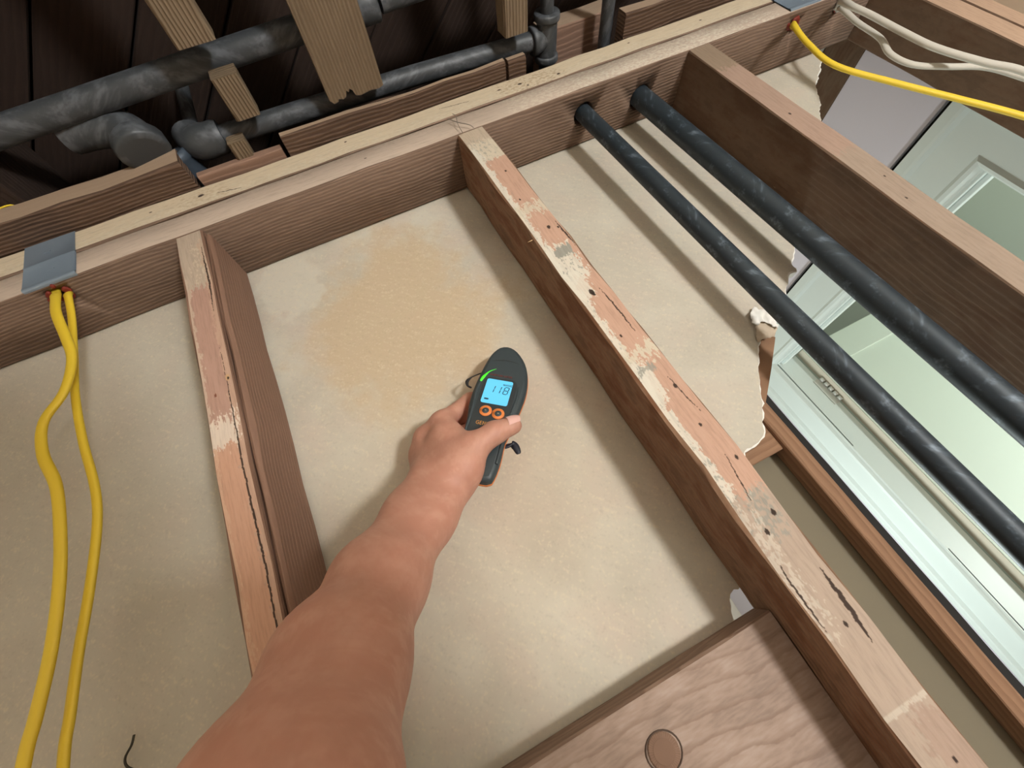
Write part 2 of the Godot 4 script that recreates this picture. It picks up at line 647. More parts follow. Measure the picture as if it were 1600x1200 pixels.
func materials() -> void:
	nz.frequency = 1.0
	var A := wood_tex(3, 170.0, 0.006, rgb(186, 172, 160), rgb(222, 212, 203))
	var B := wood_tex(8, 190.0, 0.008, rgb(126, 112, 102), rgb(226, 214, 205))
	var C := wood_tex(15, 120.0, 0.012, rgb(186, 172, 160), rgb(230, 219, 209))
	var E := wood_tex(19, 70.0, 0.050, rgb(180, 164, 152), rgb(228, 217, 207))
	M.woodA = A
	var K := wood_tex(33, 210.0, 0.007, rgb(150, 136, 120), rgb(226, 215, 202))
	var F := wood_tex(27, 140.0, 0.010, rgb(200, 188, 177), rgb(222, 212, 203), 0.6)
	M.plate_under = wood_mat(B, rgb(196, 176, 160), 0.7)
	M.plate_low = wood_mat(C, rgb(206, 188, 172), 0.3)
	M.plate_up = wood_mat(C, rgb(214, 200, 178), 0.3)
	M.stud_side = wood_mat(F, rgb(168, 138, 114), 0.6)
	var G := wood_tex(29, 110.0, 0.010, rgb(212, 203, 194), rgb(220, 211, 203), 0.35)
	M.stud_dark = wood_mat(G, rgb(132, 110, 92), 0.2)
	M.stud_red = wood_mat(A, rgb(168, 138, 122), 0.5)
	M.block = wood_mat(E, rgb(172, 152, 138), 0.4)
	M.nailer = wood_mat(B, rgb(150, 128, 112), 1.0)
	M.nailer_edge = wood_mat(C, rgb(200, 184, 166), 0.5)
	M.furring = wood_mat(K, rgb(168, 155, 136), 0.8)
	M.pinkwood = wood_mat(C, rgb(176, 150, 136), 0.4)
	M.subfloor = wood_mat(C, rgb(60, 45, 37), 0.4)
	M.orange = wood_mat(C, rgb(174, 142, 116), 0.3)
	M.paper = paper_tex()
	M.gypsum = mat(rgb(238, 236, 230), 0.95)
	M.panel_shaded = mat(rgb(122, 114, 96), 0.95)  # shade on the backing panel is put into this colour
	M.iron = mat(Color.WHITE, 0.5, 0.1)
	M.iron.albedo_texture = mottled(4, rgb(66, 70, 74), rgb(94, 98, 104), 1.6, 0.9, -0.3, 0.9)
	M.black_pipe = mat(Color.WHITE, 0.5, 0.2)
	M.black_pipe.albedo_texture = mottled(9, rgb(44, 54, 62), rgb(98, 110, 122), 1.8, 0.9, 0.05, 0.8)
	M.galv = mat(rgb(138, 154, 170), 0.4, 0.35)
	M.yellow = mat(rgb(240, 208, 60), 0.5)
	M.white_cable = mat(rgb(204, 200, 190), 0.75)
	M.caulk = mat(rgb(118, 38, 24), 0.6)
	M.trim = mat(rgb(220, 229, 227), 0.45)
	M.mint_cast = mat(rgb(214, 224, 213), 0.6)  # green cast of the room light put into a white door colour
	M.lavender = mat(rgb(222, 215, 227), 0.85)
	M.plaster = mat(rgb(225, 218, 205), 0.9)
	M.floorm = wood_mat(A, rgb(170, 140, 110), 0.3)
	M.black = mat(rgb(20, 18, 16), 0.8)
	M.steel = mat(rgb(214, 214, 210), 0.35, 0.3)

	# fronts of the four studs
	var cream := rgb(208, 198, 178)
	var pinkw := rgb(194, 157, 136)
	var pale := rgb(216, 210, 196)
	var cem := rgb(150, 148, 138)
	var hole := rgb(42, 28, 20)
	var tan := rgb(186, 168, 148)
	M.face2 = face_tex(21, 2.3144, W, pinkw, [
		[-0.075, 0.01, -0.2, 1.2, cream, 0.3, 0.9],
		[-0.03, 0.01, -0.2, 1.2, tan, 0.6, 0.8],
		[-0.075, -0.02, 0.1, 0.8, cem, 1.2, 0.55, 0.25],
		[-0.60, -0.04, -0.4, 0.20, pale, 0.6, 0.9],
		[-0.60, -0.06, -0.2, 0.24, cem, 0.8, 0.5, 0.42],
		[-0.195, -0.178, -0.2, 1.2, cream, 0.8, 0.85],
		[-0.315, -0.258, -0.2, 0.85, pale, 0.8, 0.92],
		[-0.276, -0.262, 0.25, 0.85, cem, 0.3, 0.95],
		[-0.31, -0.276, 0.2, 0.8, cem, 1.0, 0.8, 0.25],
		[-0.345, -0.30, -0.2, 0.55, pale, 0.9, 0.85],
		[-0.436, -0.422, -0.2, 1.2, cream, 0.9, 0.9],
		[-0.485, -0.440, -0.2, 0.42, pale, 0.7, 0.9],
		[-0.452, -0.444, 0.1, 0.6, cem, 0.5, 0.8],
		[-2.4, -0.590, -0.4, 1.4, rgb(176, 158, 142), 0.6, 0.92],
		[-0.628, -0.594, 0.30, 0.9, cem, 1.0, 0.75, -0.02],
		[-0.64, -0.55, -0.2, 0.16, cem, 0.9, 0.7, 0.3],
		[-0.70, -0.60, -0.2, 0.35, pale, 1.2, 0.45, -0.1],
		[-0.757, -0.7535, -0.2, 1.2, pale, 0.06, 0.5],
		[-2.4, -0.76, 0.35, 1.2, rgb(168, 142, 126), 0.7, 0.7]],
		[[-0.105, 0.62, 0.0014, hole], [-0.165, 0.4, 0.0012, hole], [-0.226, 0.62, 0.0022, hole], [-0.232, 0.88, 0.0013, hole], [-0.338, 0.45, 0.003, hole], [-0.341, 0.46, 0.002, hole], [-0.402, 0.35, 0.0014, hole], [-0.476, 0.72, 0.0018, hole], [-0.52, 0.6, 0.0015, hole], [-0.56, 0.8, 0.0015, hole], [-0.622, 0.35, 0.0018, hole], [-0.612, 0.75, 0.002, hole], [-0.70, 0.5, 0.0016, hole], [-0.79, 0.6, 0.0014, hole]],
		[[-0.41, -0.335, 0.8, 0.72, 0.0009], [-0.51, -0.46, 0.85, 0.7, 0.0006], [-0.72, -0.66, 0.72, 0.86, 0.0022], [-0.70, -0.64, 0.05, 0.14, 0.0009], [-0.27, -0.22, 0.98, 0.93, 0.001], [-0.60, -0.55, 0.45, 0.62, 0.0006]])
	M.face1 = face_tex(22, 2.3144, W, rgb(178, 142, 126), [
		[-0.10, 0.01, -0.3, 1.3, rgb(184, 168, 150), 0.7, 0.92],
		[-0.09, -0.02, 0.4, 0.95, rgb(214, 198, 172), 1.2, 0.5, 0.2],
		[-2.4, -0.02, 0.80, 1.3, rgb(196, 164, 140), 0.6, 0.6],
		[-2.4, -0.08, -0.4, 0.10, rgb(200, 180, 160), 0.6, 0.7],
		[-0.325, -0.292, -0.2, 0.9, rgb(226, 212, 196), 1.0, 0.85],
		[-2.4, -0.325, -0.2, 0.8, rgb(212, 164, 134), 0.7, 0.6]],
		[[-0.262, 0.36, 0.0016, rgb(120, 70, 50)], [-0.246, 0.86, 0.0032, rgb(196, 160, 120)], [-0.247, 0.87, 0.0014, hole]],
		[[-0.62, -0.2, 0.84, 0.80, 0.0012], [-0.15, -0.03, 0.86, 0.93, 0.0014]])
	M.face3 = face_tex(23, 2.3144, W, rgb(164, 138, 122), [
		[-0.07, 0.01, -0.3, 1.3, rgb(140, 122, 102), 0.7, 0.85],
		[-2.4, -0.30, -0.3, 1.3, rgb(154, 138, 122), 0.9, 0.75]],
		[[-0.205, 0.42, 0.0018, hole], [-0.36, 0.6, 0.0012, hole], [-0.40, 0.4, 0.0012, hole]], [])
	M.plate_low = face_tex(25, 3.115, T, rgb(192, 174, 158), [
		[-0.72, -0.30, -0.2, 1.2, rgb(206, 194, 176), 1.6, 0.7, 0.0],
		[-0.60, -0.22, 0.3, 1.2, rgb(214, 206, 190), 1.8, 0.7, 0.12],
		[-3.3, 0.0, -0.2, 0.16, rgb(176, 158, 142), 1.0, 0.5, 0.0]],
		[[-1.36, 0.2, 0.0014, tan], [-0.95, 0.5, 0.0012, hole]], [])
	M.plate_up = face_tex(26, 3.2, T, rgb(208, 192, 166), [
		[-3.3, 0.0, 0.55, 1.2, rgb(214, 202, 180), 1.5, 0.6, 0.0],
		[-0.80, -0.70, 0.1, 1.0, rgb(176, 154, 126), 1.6, 0.7, 0.1],
		[-1.30, -1.22, 0.2, 0.9, rgb(188, 168, 140), 1.6, 0.6, 0.1]],
		[[-1.262, 0.45, 0.0028, hole], [-1.05, 0.30, 0.0014, hole], [-0.80, 0.45, 0.0018, hole], [-0.765, 0.5, 0.0022, hole], [-0.755, 0.75, 0.0014, hole], [-0.70, 0.70, 0.0022, hole], [-0.56, 0.35, 0.0012, hole], [-1.33, 0.4, 0.0012, hole], [-0.42, 0.5, 0.0012, hole]],
		[[-1.245, -1.205, 0.6, 0.8, 0.0007], [-0.90, -0.85, 0.3, 0.5, 0.0005]])
	M.face4 = face_tex(24, 2.3144, W, rgb(190, 160, 136), [], [], [])

func shell() -> void:
	var H := -2.36
	var fl := base("floor", Vector3.ZERO, "worn wooden floor below the wall, out of view", "floor", "", "structure")
	put("floor_slab", box(Vector3(-2.4, H - 0.1, -2.8), Vector3(2.6, H, 3.3)), M.floorm, fl)
	tag(put("wall_left", box(Vector3(-2.4, H, -2.8), Vector3(-2.3, 0.5, 3.3)), M.plaster), "plain plaster wall far to the left", "wall", "", "structure")
	tag(put("wall_right", box(Vector3(2.5, H, -2.8), Vector3(2.6, 0.5, 3.3)), M.mint_cast), "green-tinted wall of the room beyond the doorway", "wall", "", "structure")
	tag(put("wall_front", box(Vector3(-2.4, H, 3.2), Vector3(2.6, 0.5, 3.3)), M.plaster), "plain plaster wall behind the viewer", "wall", "", "structure")
	tag(put("wall_far", box(Vector3(-2.4, H, -2.8), Vector3(2.6, 0.5, -2.7)), M.plaster), "plain wall at the far end of the back room", "wall", "", "structure")
	var c := base("ceiling", Vector3.ZERO, "opened ceiling with dark diagonal subfloor boards above the pipes", "ceiling", "", "structure")
	put("ceiling_panel", box(Vector3(-2.4, 0.075, 0.42), Vector3(2.6, 0.089, 3.3)), M.plaster, c)
	put("ceiling_panel", box(Vector3(-2.4, 0.088, -2.8), Vector3(2.6, 0.10, -0.0895)), M.plaster, c)
	# diagonal subfloor boards of the floor above
	var wdt := 0.092
	var i := 0
	for k in range(-11, 12):
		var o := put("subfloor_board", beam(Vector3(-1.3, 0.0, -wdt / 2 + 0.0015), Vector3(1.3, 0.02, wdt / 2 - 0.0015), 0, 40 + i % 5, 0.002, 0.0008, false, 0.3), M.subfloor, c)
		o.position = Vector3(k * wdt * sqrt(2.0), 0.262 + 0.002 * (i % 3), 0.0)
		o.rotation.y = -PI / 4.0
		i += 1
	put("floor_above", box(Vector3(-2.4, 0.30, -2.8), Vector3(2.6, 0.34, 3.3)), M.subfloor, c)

func framing() -> void:
	# lower top plate: real holes for the pipes and cables
	var lp := beam(Vector3(-2.3, 0.0, -D), Vector3(0.815, T, 0.0), 0, 5, 0.0018, 0.0008, true)
	lp.surface_set_material(0, M.plate_under)
	lp.surface_set_material(1, M.plate_low)
	var cs := CSGCombiner3D.new()
	cs.name = numbered("top_plate")
	add_child(cs, true)
	tag(cs, "lower of the two long top plates, drilled for pipes, with the studs nailed under it", "beam")
	var cm := CSGMesh3D.new()
	cm.name = "plate_timber"
	cm.mesh = lp
	cs.add_child(cm)
	for q in [[0.2169, -0.0389, 0.0185], [0.3271, -0.0467, 0.0200], [-0.562, -0.018, 0.011], [0.634, -0.022, 0.008], [0.735, -0.02, 0.010]]:
		var h := CSGCylinder3D.new()
		h.name = "drilled_hole"
		h.radius = q[2]
		h.height = 0.2
		h.sides = 28
		h.operation = CSGShape3D.OPERATION_SUBTRACTION
		h.material = M.plate_under
		cs.add_child(h, true)
		h.position = Vector3(q[0], 0.02, q[1])
	var up := put("top_plate", beam(Vector3(-2.3, T + 0.0022, -D), Vector3(0.90, T * 2.0, 0.0006), 0, 6, 0.0018, 0.0011, true), [M.plate_under, M.plate_up])
	tag(up, "upper of the two long top plates, cream sawn edge under the ceiling boards", "beam")
	# studs
	var B := -2.315
	var s1 := base("wall_stud", Vector3(-0.363 - W, 0, 0), "reddish split wall stud beside the yellow cables, at the left", "stud")
	put("stud_timber", beam(Vector3(0, B, -D), Vector3(W * 0.80, -0.0006, 0), 1, 11, 0.0016, 0.0014, true), [M.stud_red, M.face1], s1)
	put("split_strip", beam(Vector3(W * 0.80 + 0.0012, B, -D + 0.006), Vector3(W, -0.012, -0.002), 1, 12, 0.003, 0.0013), M.stud_red, s1)
	var s2 := base("wall_stud", Vector3.ZERO, "wall stud with plaster remnants running diagonally through the middle, right of the meter", "stud")
	put("stud_timber", beam(Vector3(0, B, -D), Vector3(W, -0.0006, 0), 1, 13, 0.002, 0.0018, true), [M.stud_side, M.face2], s2)
	var s3 := base("wall_stud", Vector3(0.4065, 0, 0), "clean brown wall stud right of the two black pipes", "stud")
	put("stud_timber", beam(Vector3(0, B, -D), Vector3(W, -0.0006, 0), 1, 14, 0.0016, 0.0007, true), [M.stud_dark, M.face3], s3)
	var s4 := base("wall_stud", Vector3(0.8185, 0, 0), "wall stud in the upper right corner behind the white cables", "stud")
	put("stud_timber", beam(Vector3(0, B, -D), Vector3(0.045, 0.0418, 0), 1, 15, 0.0016, 0.0007, true), [M.stud_dark, M.face4], s4)
	var s5 := base("wall_stud", Vector3(0.8665, 0, 0), "doubled wall stud at the far upper right corner", "stud")
	put("stud_timber", beam(Vector3(0, B, -D), Vector3(W, 0.0418, 0), 1, 16, 0.0016, 0.0007, true), [M.stud_dark, M.face4], s5)
	var bp := put("bottom_plate", beam(Vector3(-2.3, -2.358, -D), Vector3(0.91, -2.3165, 0.0), 0, 18, 0.0018, 0.0008), M.plate_under)
	tag(bp, "bottom plate on the floor under the studs, below the picture", "beam")
	# flat block low between the studs
	var bl := base("blocking", Vector3.ZERO, "wide flat wooden block with a knot, wedged between studs below the arm", "block")
	put("block_timber", beam(Vector3(-0.3625, -0.835, -0.0886), Vector3(-0.0006, -0.682, -0.055), 0, 17, 0.002, 0.0006, true), [M.block, knot_face()], bl)
	var kn := put("knot", lathe(Vector3(-0.142, -0.722, -0.0552), Vector3(0.02, 0.02, 1), [[0.0, 0.0128], [0.0008, 0.0128], [0.0012, 0.0116], [0.0008, 0.009], [0.0012, 0.0085]]), wood_mat(M.woodA, rgb(164, 138, 122), 0.3), bl)
	tag(kn, "dark ringed knot")
	put("knot_ring", sweep(ring_path(Vector3(-0.142, -0.722, -0.0549), 0.0140), 0.0011, 0.0007, Vector3(0, 0, 1), 8), mat(rgb(84, 68, 58), 0.8), kn)

func knot_face() -> StandardMaterial3D:
	# front of the block: plain-sawn grain bending round the knot
	var w := 720
	var h := 300
	var n := FastNoiseLite.new()
	n.seed = 44
	n.frequency = 1.0
	var buf := PackedByteArray()
	buf.resize(w * h * 3)
	var o := 0
	for y in h:
		# beam's v runs along its third axis pair: from bottom to top or top to bottom alike
		var py := -0.835 + 0.153 * (y + 0.5) / h
		for x in w:
			var px := -0.3625 + 0.362 * (x + 0.5) / w
			var d := Vector2(px + 0.142, py + 0.722)
			var r := d.length()
			var lo := n.get_noise_2d(px * 16.0, py * 26.0)
			var ph := d.y * 1.0 - 0.12 * d.x * smoothstep(0.0, 0.1, d.x) + 0.020 * exp(-r * r / 0.0011) * signf(d.y + 0.0001) + 0.004 * lo
			var f := ph * 62.0 + 0.05 * lo
			f -= floorf(f)
			var line := smoothstep(0.70, 0.93, f) * (1.0 - smoothstep(0.95, 1.0, f))
			var near := 0.30 + 0.65 * exp(-r / 0.05)
			var k := 0.10 * n.get_noise_2d(px * 50.0, py * 300.0) + 0.16 * lo
			var c := rgb(164, 142, 128)
			c = c.lightened(k) if k > 0 else c.darkened(-k)
			c = c.lerp(rgb(112, 88, 74), line * near * 0.75)
			buf[o] = int(c.r * 255.0)
			buf[o + 1] = int(c.g * 255.0)
			buf[o + 2] = int(c.b * 255.0)
			o += 3
	var m := mat(Color.WHITE, 0.85)
	m.albedo_texture = image_tex(buf, w, h)
	return m

func ring_path(c: Vector3, r: float) -> PackedVector3Array:
	var p := PackedVector3Array()
	for i in 25:
		var a := TAU * i / 24.0
		p.append(c + Vector3(cos(a) * r * 1.05, sin(a) * r * 0.95, 0))
	return p

func jag(pts: Array, step: float, amp: float, sd: int) -> PackedVector2Array:
	var rng := RandomNumberGenerator.new()
	rng.seed = sd
	var out := PackedVector2Array()
	for i in pts.size() - 1:
		var a: Vector2 = pts[i]
		var b: Vector2 = pts[i + 1]
		var n := int(max(1, round(a.distance_to(b) / step)))
		var nn := (b - a).orthogonal().normalized()
		for k in n:
			var p := a.lerp(b, float(k) / n)
			if k > 0: p += nn * rng.randf_range(-amp, amp)
			out.append(p)
	out.append(pts[-1])
	return out

func wallboard() -> void:
	var torn := [Vector2(0.765, 0.03), Vector2(0.752, 0.0), Vector2(0.735, -0.020), Vector2(0.701, -0.049), Vector2(0.667, -0.076), Vector2(0.632, -0.123), Vector2(0.617, -0.135), Vector2(0.598, -0.159), Vector2(0.53, -0.215), Vector2(0.45, -0.28), Vector2(0.39, -0.33), Vector2(0.364, -0.350), Vector2(0.349, -0.362), Vector2(0.335, -0.373), Vector2(0.332, -0.388), Vector2(0.321, -0.384), Vector2(0.306, -0.398), Vector2(0.291, -0.410), Vector2(0.246, -0.428), Vector2(0.22, -0.445), Vector2(0.205, -0.456), Vector2(0.185, -0.479), Vector2(0.159, -0.514), Vector2(0.144, -0.534), Vector2(0.129, -0.552), Vector2(0.113, -0.556), Vector2(0.098, -0.557), Vector2(0.06, -0.60), Vector2(0.03, -0.655), Vector2(0.0, -0.664), Vector2(-0.004, -0.662), Vector2(-0.014, -0.668), Vector2(-0.019, -0.676), Vector2(-0.022, -0.685), Vector2(-0.01, -0.70), Vector2(0.02, -0.72), Vector2(0.02, -2.3)]
	var edge := jag(torn, 0.006, 0.0014, 5)
	var face := PackedVector2Array([Vector2(-2.3, -2.3), Vector2(-2.3, 0.08), Vector2(0.765, 0.08)])
	var core := face.duplicate()
	face.append_array(edge)
	var rng := RandomNumberGenerator.new()
	rng.seed = 9
	for i in edge.size():
		var a: Vector2 = edge[max(i - 1, 0)]
		var b: Vector2 = edge[min(i + 1, edge.size() - 1)]
		var out := -(b - a).orthogonal().normalized()
		if out.dot(Vector2(0.6, -0.6)) < 0.0: out = -out
		if edge[i].x < 0.03: out = out * 0.1
		core.append(edge[i] + out * rng.randf_range(0.0003, 0.0030))
	var wb := base("wall_back", Vector3.ZERO, "stained beige back of a drywall sheet behind the studs, torn off raggedly at the right", "drywall sheet", "", "structure")
	var uo := Vector2(-1.25, 0.1)
	var us := Vector2(1.0 / 2.1, -1.0 / 1.5)
	wb.position.z = -0.0022
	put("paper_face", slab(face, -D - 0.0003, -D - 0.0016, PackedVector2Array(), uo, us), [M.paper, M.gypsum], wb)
	put("gypsum_core", slab(core, -D - 0.0017, -D - 0.0127), M.gypsum, wb)
	# torn flap of paper and gypsum hanging at the pipe
	var fl := base("torn_paper_flap", Vector3(0.23, -0.43, -0.088), "crumpled white torn flap of drywall paper beside the left black pipe", "torn paper")
	var o2 := Vector2(0.23, -0.43)
	var white := jag([Vector2(0.224, -0.415), Vector2(0.236, -0.409), Vector2(0.242, -0.417), Vector2(0.247, -0.427), Vector2(0.245, -0.446), Vector2(0.239, -0.449), Vector2(0.235, -0.439), Vector2(0.229, -0.431), Vector2(0.221, -0.434), Vector2(0.218, -0.429), Vector2(0.224, -0.415)], 0.003, 0.0009, 3)
	var grey := jag([Vector2(0.221, -0.432), Vector2(0.229, -0.428), Vector2(0.236, -0.436), Vector2(0.244, -0.446), Vector2(0.241, -0.449), Vector2(0.230, -0.456), Vector2(0.219, -0.453), Vector2(0.207, -0.452), Vector2(0.21, -0.444), Vector2(0.221, -0.432)], 0.003, 0.0008, 4)
	put("gypsum_crumb", crumple(white, o2, 0.004, 7), M.gypsum, fl)
	put("paper_layer", crumple(grey, o2, 0.002, 8), mat(rgb(196, 180, 160), 0.95), fl, Vector3(0, 0, -0.002))

func crumple(poly: PackedVector2Array, o: Vector2, amp: float, sd: int) -> ArrayMesh:
	poly.remove_at(poly.size() - 1)
	var n := FastNoiseLite.new()
	n.seed = sd
	n.frequency = 120.0
	# interior points make the crumple
	var pts := poly.duplicate()
	var r := Rect2(poly[0], Vector2.ZERO)
	for p in poly: r = r.expand(p)
	var s := 0.0028
	var y := r.position.y
	while y < r.end.y:
		var x := r.position.x
		while x < r.end.x:
			var p := Vector2(x, y)
			if Geometry2D.is_point_in_polygon(p, poly): pts.append(p)
			x += s
		y += s
	var idx := Geometry2D.triangulate_delaunay(pts)
	var st := SurfaceTool.new()
	st.begin(Mesh.PRIMITIVE_TRIANGLES)
	for side in 2:
		st.set_smooth_group(side)
		for t in idx.size() / 3:
			var a: Vector2 = pts[idx[t * 3]]
			var b: Vector2 = pts[idx[t * 3 + 1]]
			var c: Vector2 = pts[idx[t * 3 + 2]]
			if not Geometry2D.is_point_in_polygon((a + b + c) / 3.0, poly): continue
			var tri := [a, b, c]
			if ((b - a).cross(c - a) > 0.0) == (side == 0): tri = [a, c, b]
			for v in tri:
				var z := amp * (0.5 + n.get_noise_2d(v.x, v.y)) + (0.0 if side == 0 else -0.0008)
				st.add_vertex(Vector3(v.x - o.x, v.y - o.y, z))
	st.index()
	st.generate_normals()
	return st.commit()

func overhead() -> void:
	var y := T * 2.0 + 0.0022
	# boards nailed flat on the plates to catch the ceiling
	var a := base("nailing_board", Vector3.ZERO, "thick dark-bottomed nailing board on the top plate at the far left", "board")
	put("board", beam(Vector3(-1.2, y, -0.06), Vector3(-0.362, y + 0.032, 0.037), 0, 31, 0.002, 0.0022, true), [M.nailer, M.nailer_edge], a)
	var b := base("nailing_board", Vector3.ZERO, "thin split reddish nailing board on the top plate behind the middle stud", "board")
	var o := put("board", beam(Vector3(0, y, -0.06), Vector3(0.352, y + 0.0105, 0.028), 0, 32, 0.002, 0.003, true), [M.nailer, M.nailer_edge], b)
	o.position = Vector3(-0.230, 0, 0)
	o.rotation.y = 0.01
	var c := base("nailing_board", Vector3.ZERO, "rough dark nailing board right of the upright pipes, at the top edge", "board")
	put("board", beam(Vector3(0.340, y, -0.06), Vector3(0.95, y + 0.022, 0.034), 0, 33, 0.002, 0.002, true), [M.nailer, M.nailer_edge], c)
	var d := base("nailing_board", Vector3.ZERO, "wide pinkish board behind the pipe tee", "board")
	put("board", beam(Vector3(0.225, 0.15, -0.085), Vector3(0.36, 0.19, 0.015), 0, 34, 0.002, 0.0012, true), [M.pinkwood, M.nailer_edge], d)
	var e := base("wood_shim", Vector3.ZERO, "short wood shim between the thin nailing board and the pipe tee", "shim")
	put("board", beam(Vector3(0.128, y, -0.05), Vector3(0.158, y + 0.014, 0.024), 0, 35, 0.003, 0.001, true), [M.nailer, M.nailer_edge], e)
	var f := base("wood_shim", Vector3.ZERO, "pinkish wood shim on the plate between the two left nailing boards", "shim")
	put("board", beam(Vector3(-0.355, y, -0.06), Vector3(-0.236, y + 0.012, 0.014), 0, 36, 0.002, 0.001, true), [M.pinkwood, M.pinkwood], f)
	# sawn-off furring strips under the floor above
	var fs := [[-0.281, -0.239, 0.143, 0.75, 0.030, "narrow sawn-off furring strip at the top left, above the large pipe"], [-0.1465, -0.068, 0.044, 0.75, 0.022, "wide splintered furring strip crossing both overhead pipes"], [0.127, 0.165, 0.052, 0.75, 0.030, "narrow sawn-off furring strip above the small pipe, left of the tee"]]
	var i := 0
	for q in fs:
		var s := base("furring_strip", Vector3.ZERO, q[5], "wood strip", "furring strips cut off above the plates")
		if i == 1:
			put("strip", ragged_strip(q[0], q[1], q[2], q[3], 0.09, 0.09 + q[4]), M.furring, s)
		else:
			put("strip", beam(Vector3(q[0], 0.09, q[2]), Vector3(q[1], 0.09 + q[4], q[3]), 2, 50 + i, 0.002, 0.001), M.furring, s)
		i += 1
	var g := base("wood_offcut", Vector3.ZERO, "short square wood offcut hanging in front of the small pipe", "wood block")
	put("block", beam(Vector3(-0.269, 0.092, 0.058), Vector3(-0.237, 0.118, 0.108), 2, 55, 0.002, 0.001), M.furring, g)
	var h := base("wood_offcut", Vector3.ZERO, "tiny wood offcut standing on the plate edge under the small pipe", "wood block")
	put("block", beam(Vector3(-0.297, 0.092, 0.004), Vector3(-0.274, 0.112, 0.036), 2, 56, 0.002, 0.001), M.furring, h)
	# joists of the floor above, far back in the dark
	for q in [[-0.60, "dark floor joist deep in the open ceiling at the far left"]]:
		var j := base("floor_joist", Vector3.ZERO, q[1], "joist")
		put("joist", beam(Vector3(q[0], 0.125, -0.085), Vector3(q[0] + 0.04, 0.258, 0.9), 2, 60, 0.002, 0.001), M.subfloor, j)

# furring strip with a splintered end at z0
func ragged_strip(x0: float, x1: float, z0: float, z1: float, y0: float, y1: float) -> ArrayMesh:
	var poly := PackedVector2Array()
	var teeth := [[0.0, 0.004], [0.06, -0.001], [0.14, 0.0], [0.16, 0.003], [0.24, 0.001], [0.30, 0.003], [0.34, 0.010], [0.37, 0.007], [0.40, 0.011], [0.44, 0.008], [0.47, 0.001], [0.55, -0.001], [0.75, 0.001], [0.9, 0.0], [1.0, 0.002]]
	poly.append(Vector2(x0, -z1))
	poly.append(Vector2(x1, -z1))
	for k in range(teeth.size() - 1, -1, -1):
		poly.append(Vector2(lerp(x0, x1, teeth[k][0]), -(z0 + teeth[k][1])))
	# slab in (x, -z), then stand it up: local z becomes -y
	var m := slab(poly, -y0, -y1, PackedVector2Array(), Vector2.ZERO, Vector2(4.0, 1.0))
	var out := ArrayMesh.new()
	for s in m.get_surface_count():
		var st := SurfaceTool.new()
		st.create_from(m, s)
		var arr := st.commit_to_arrays()
		var vs: PackedVector3Array = arr[Mesh.ARRAY_VERTEX]
		var uv: PackedVector2Array = arr[Mesh.ARRAY_TEX_UV]
		for k in vs.size():
			var v := vs[k]
			vs[k] = Vector3(v.x, -v.z, -v.y)
			uv[k] = Vector2(-v.y * 1.0, v.x * 4.0)
		arr[Mesh.ARRAY_VERTEX] = vs
		arr[Mesh.ARRAY_TEX_UV] = uv
		var t2 := SurfaceTool.new()
		t2.create_from_arrays(arr)
		t2.generate_normals()
		t2.generate_tangents()
		t2.commit(out)
	return out

func bays_right() -> void:
	# what stands behind the torn sheet
	var jb := base("jamb_board", Vector3.ZERO, "orange-brown upright board edge behind the torn drywall, right of the middle stud", "board")
	put("board", beam(Vector3(0.150, -2.36, -0.128), Vector3(0.1685, -0.515, -0.1022), 1, 71, 0.0012, 0.0005), M.orange, jb)
	var bp := base("backing_panel", Vector3.ZERO, "beige strip of panel, darkened as if in shade, between the middle stud and the orange board", "panel")
	put("panel", slab(jag([Vector2(0.02, -2.36), Vector2(0.02, -0.55), Vector2(0.158, -0.55), Vector2(0.158, -2.36), Vector2(0.02, -2.36)], 0.01, 0.0006, 4).slice(0, -1), -0.1285, -0.140), M.panel_shaded, bp)
	var bg := base("dark_gap_strip", Vector3.ZERO, "thin black strip in place of the dark gap between the orange board and the white door casing", "strip")  # black strip added to darken the gap beside the casing
	put("strip", beam(Vector3(0.1692, -2.36, -0.122), Vector3(0.1795, -0.512, -0.106), 1, 72, 0.001, 0.0004), M.black, bg)
	var sl := base("wood_sliver", Vector3(0, 0, 0), "small brown wedge of wood showing below the torn white flap", "wood piece")
	put("wedge", slab(PackedVector2Array([Vector2(0.20, -0.440), Vector2(0.235, -0.445), Vector2(0.242, -0.454), Vector2(0.206, -0.487), Vector2(0.172, -0.5165), Vector2(0.16, -0.526), Vector2(0.152, -0.514), Vector2(0.17, -0.48)]), -0.1026, -0.112), M.orange, sl)
	var bk := base("wood_backer", Vector3.ZERO, "short orange wood backer behind the lowest torn tip of the drywall", "board")
	put("board", beam(Vector3(0.03, -0.574, -0.125), Vector3(0.1495, -0.53, -0.108), 0, 77, 0.001, 0.0004), M.orange, bk)

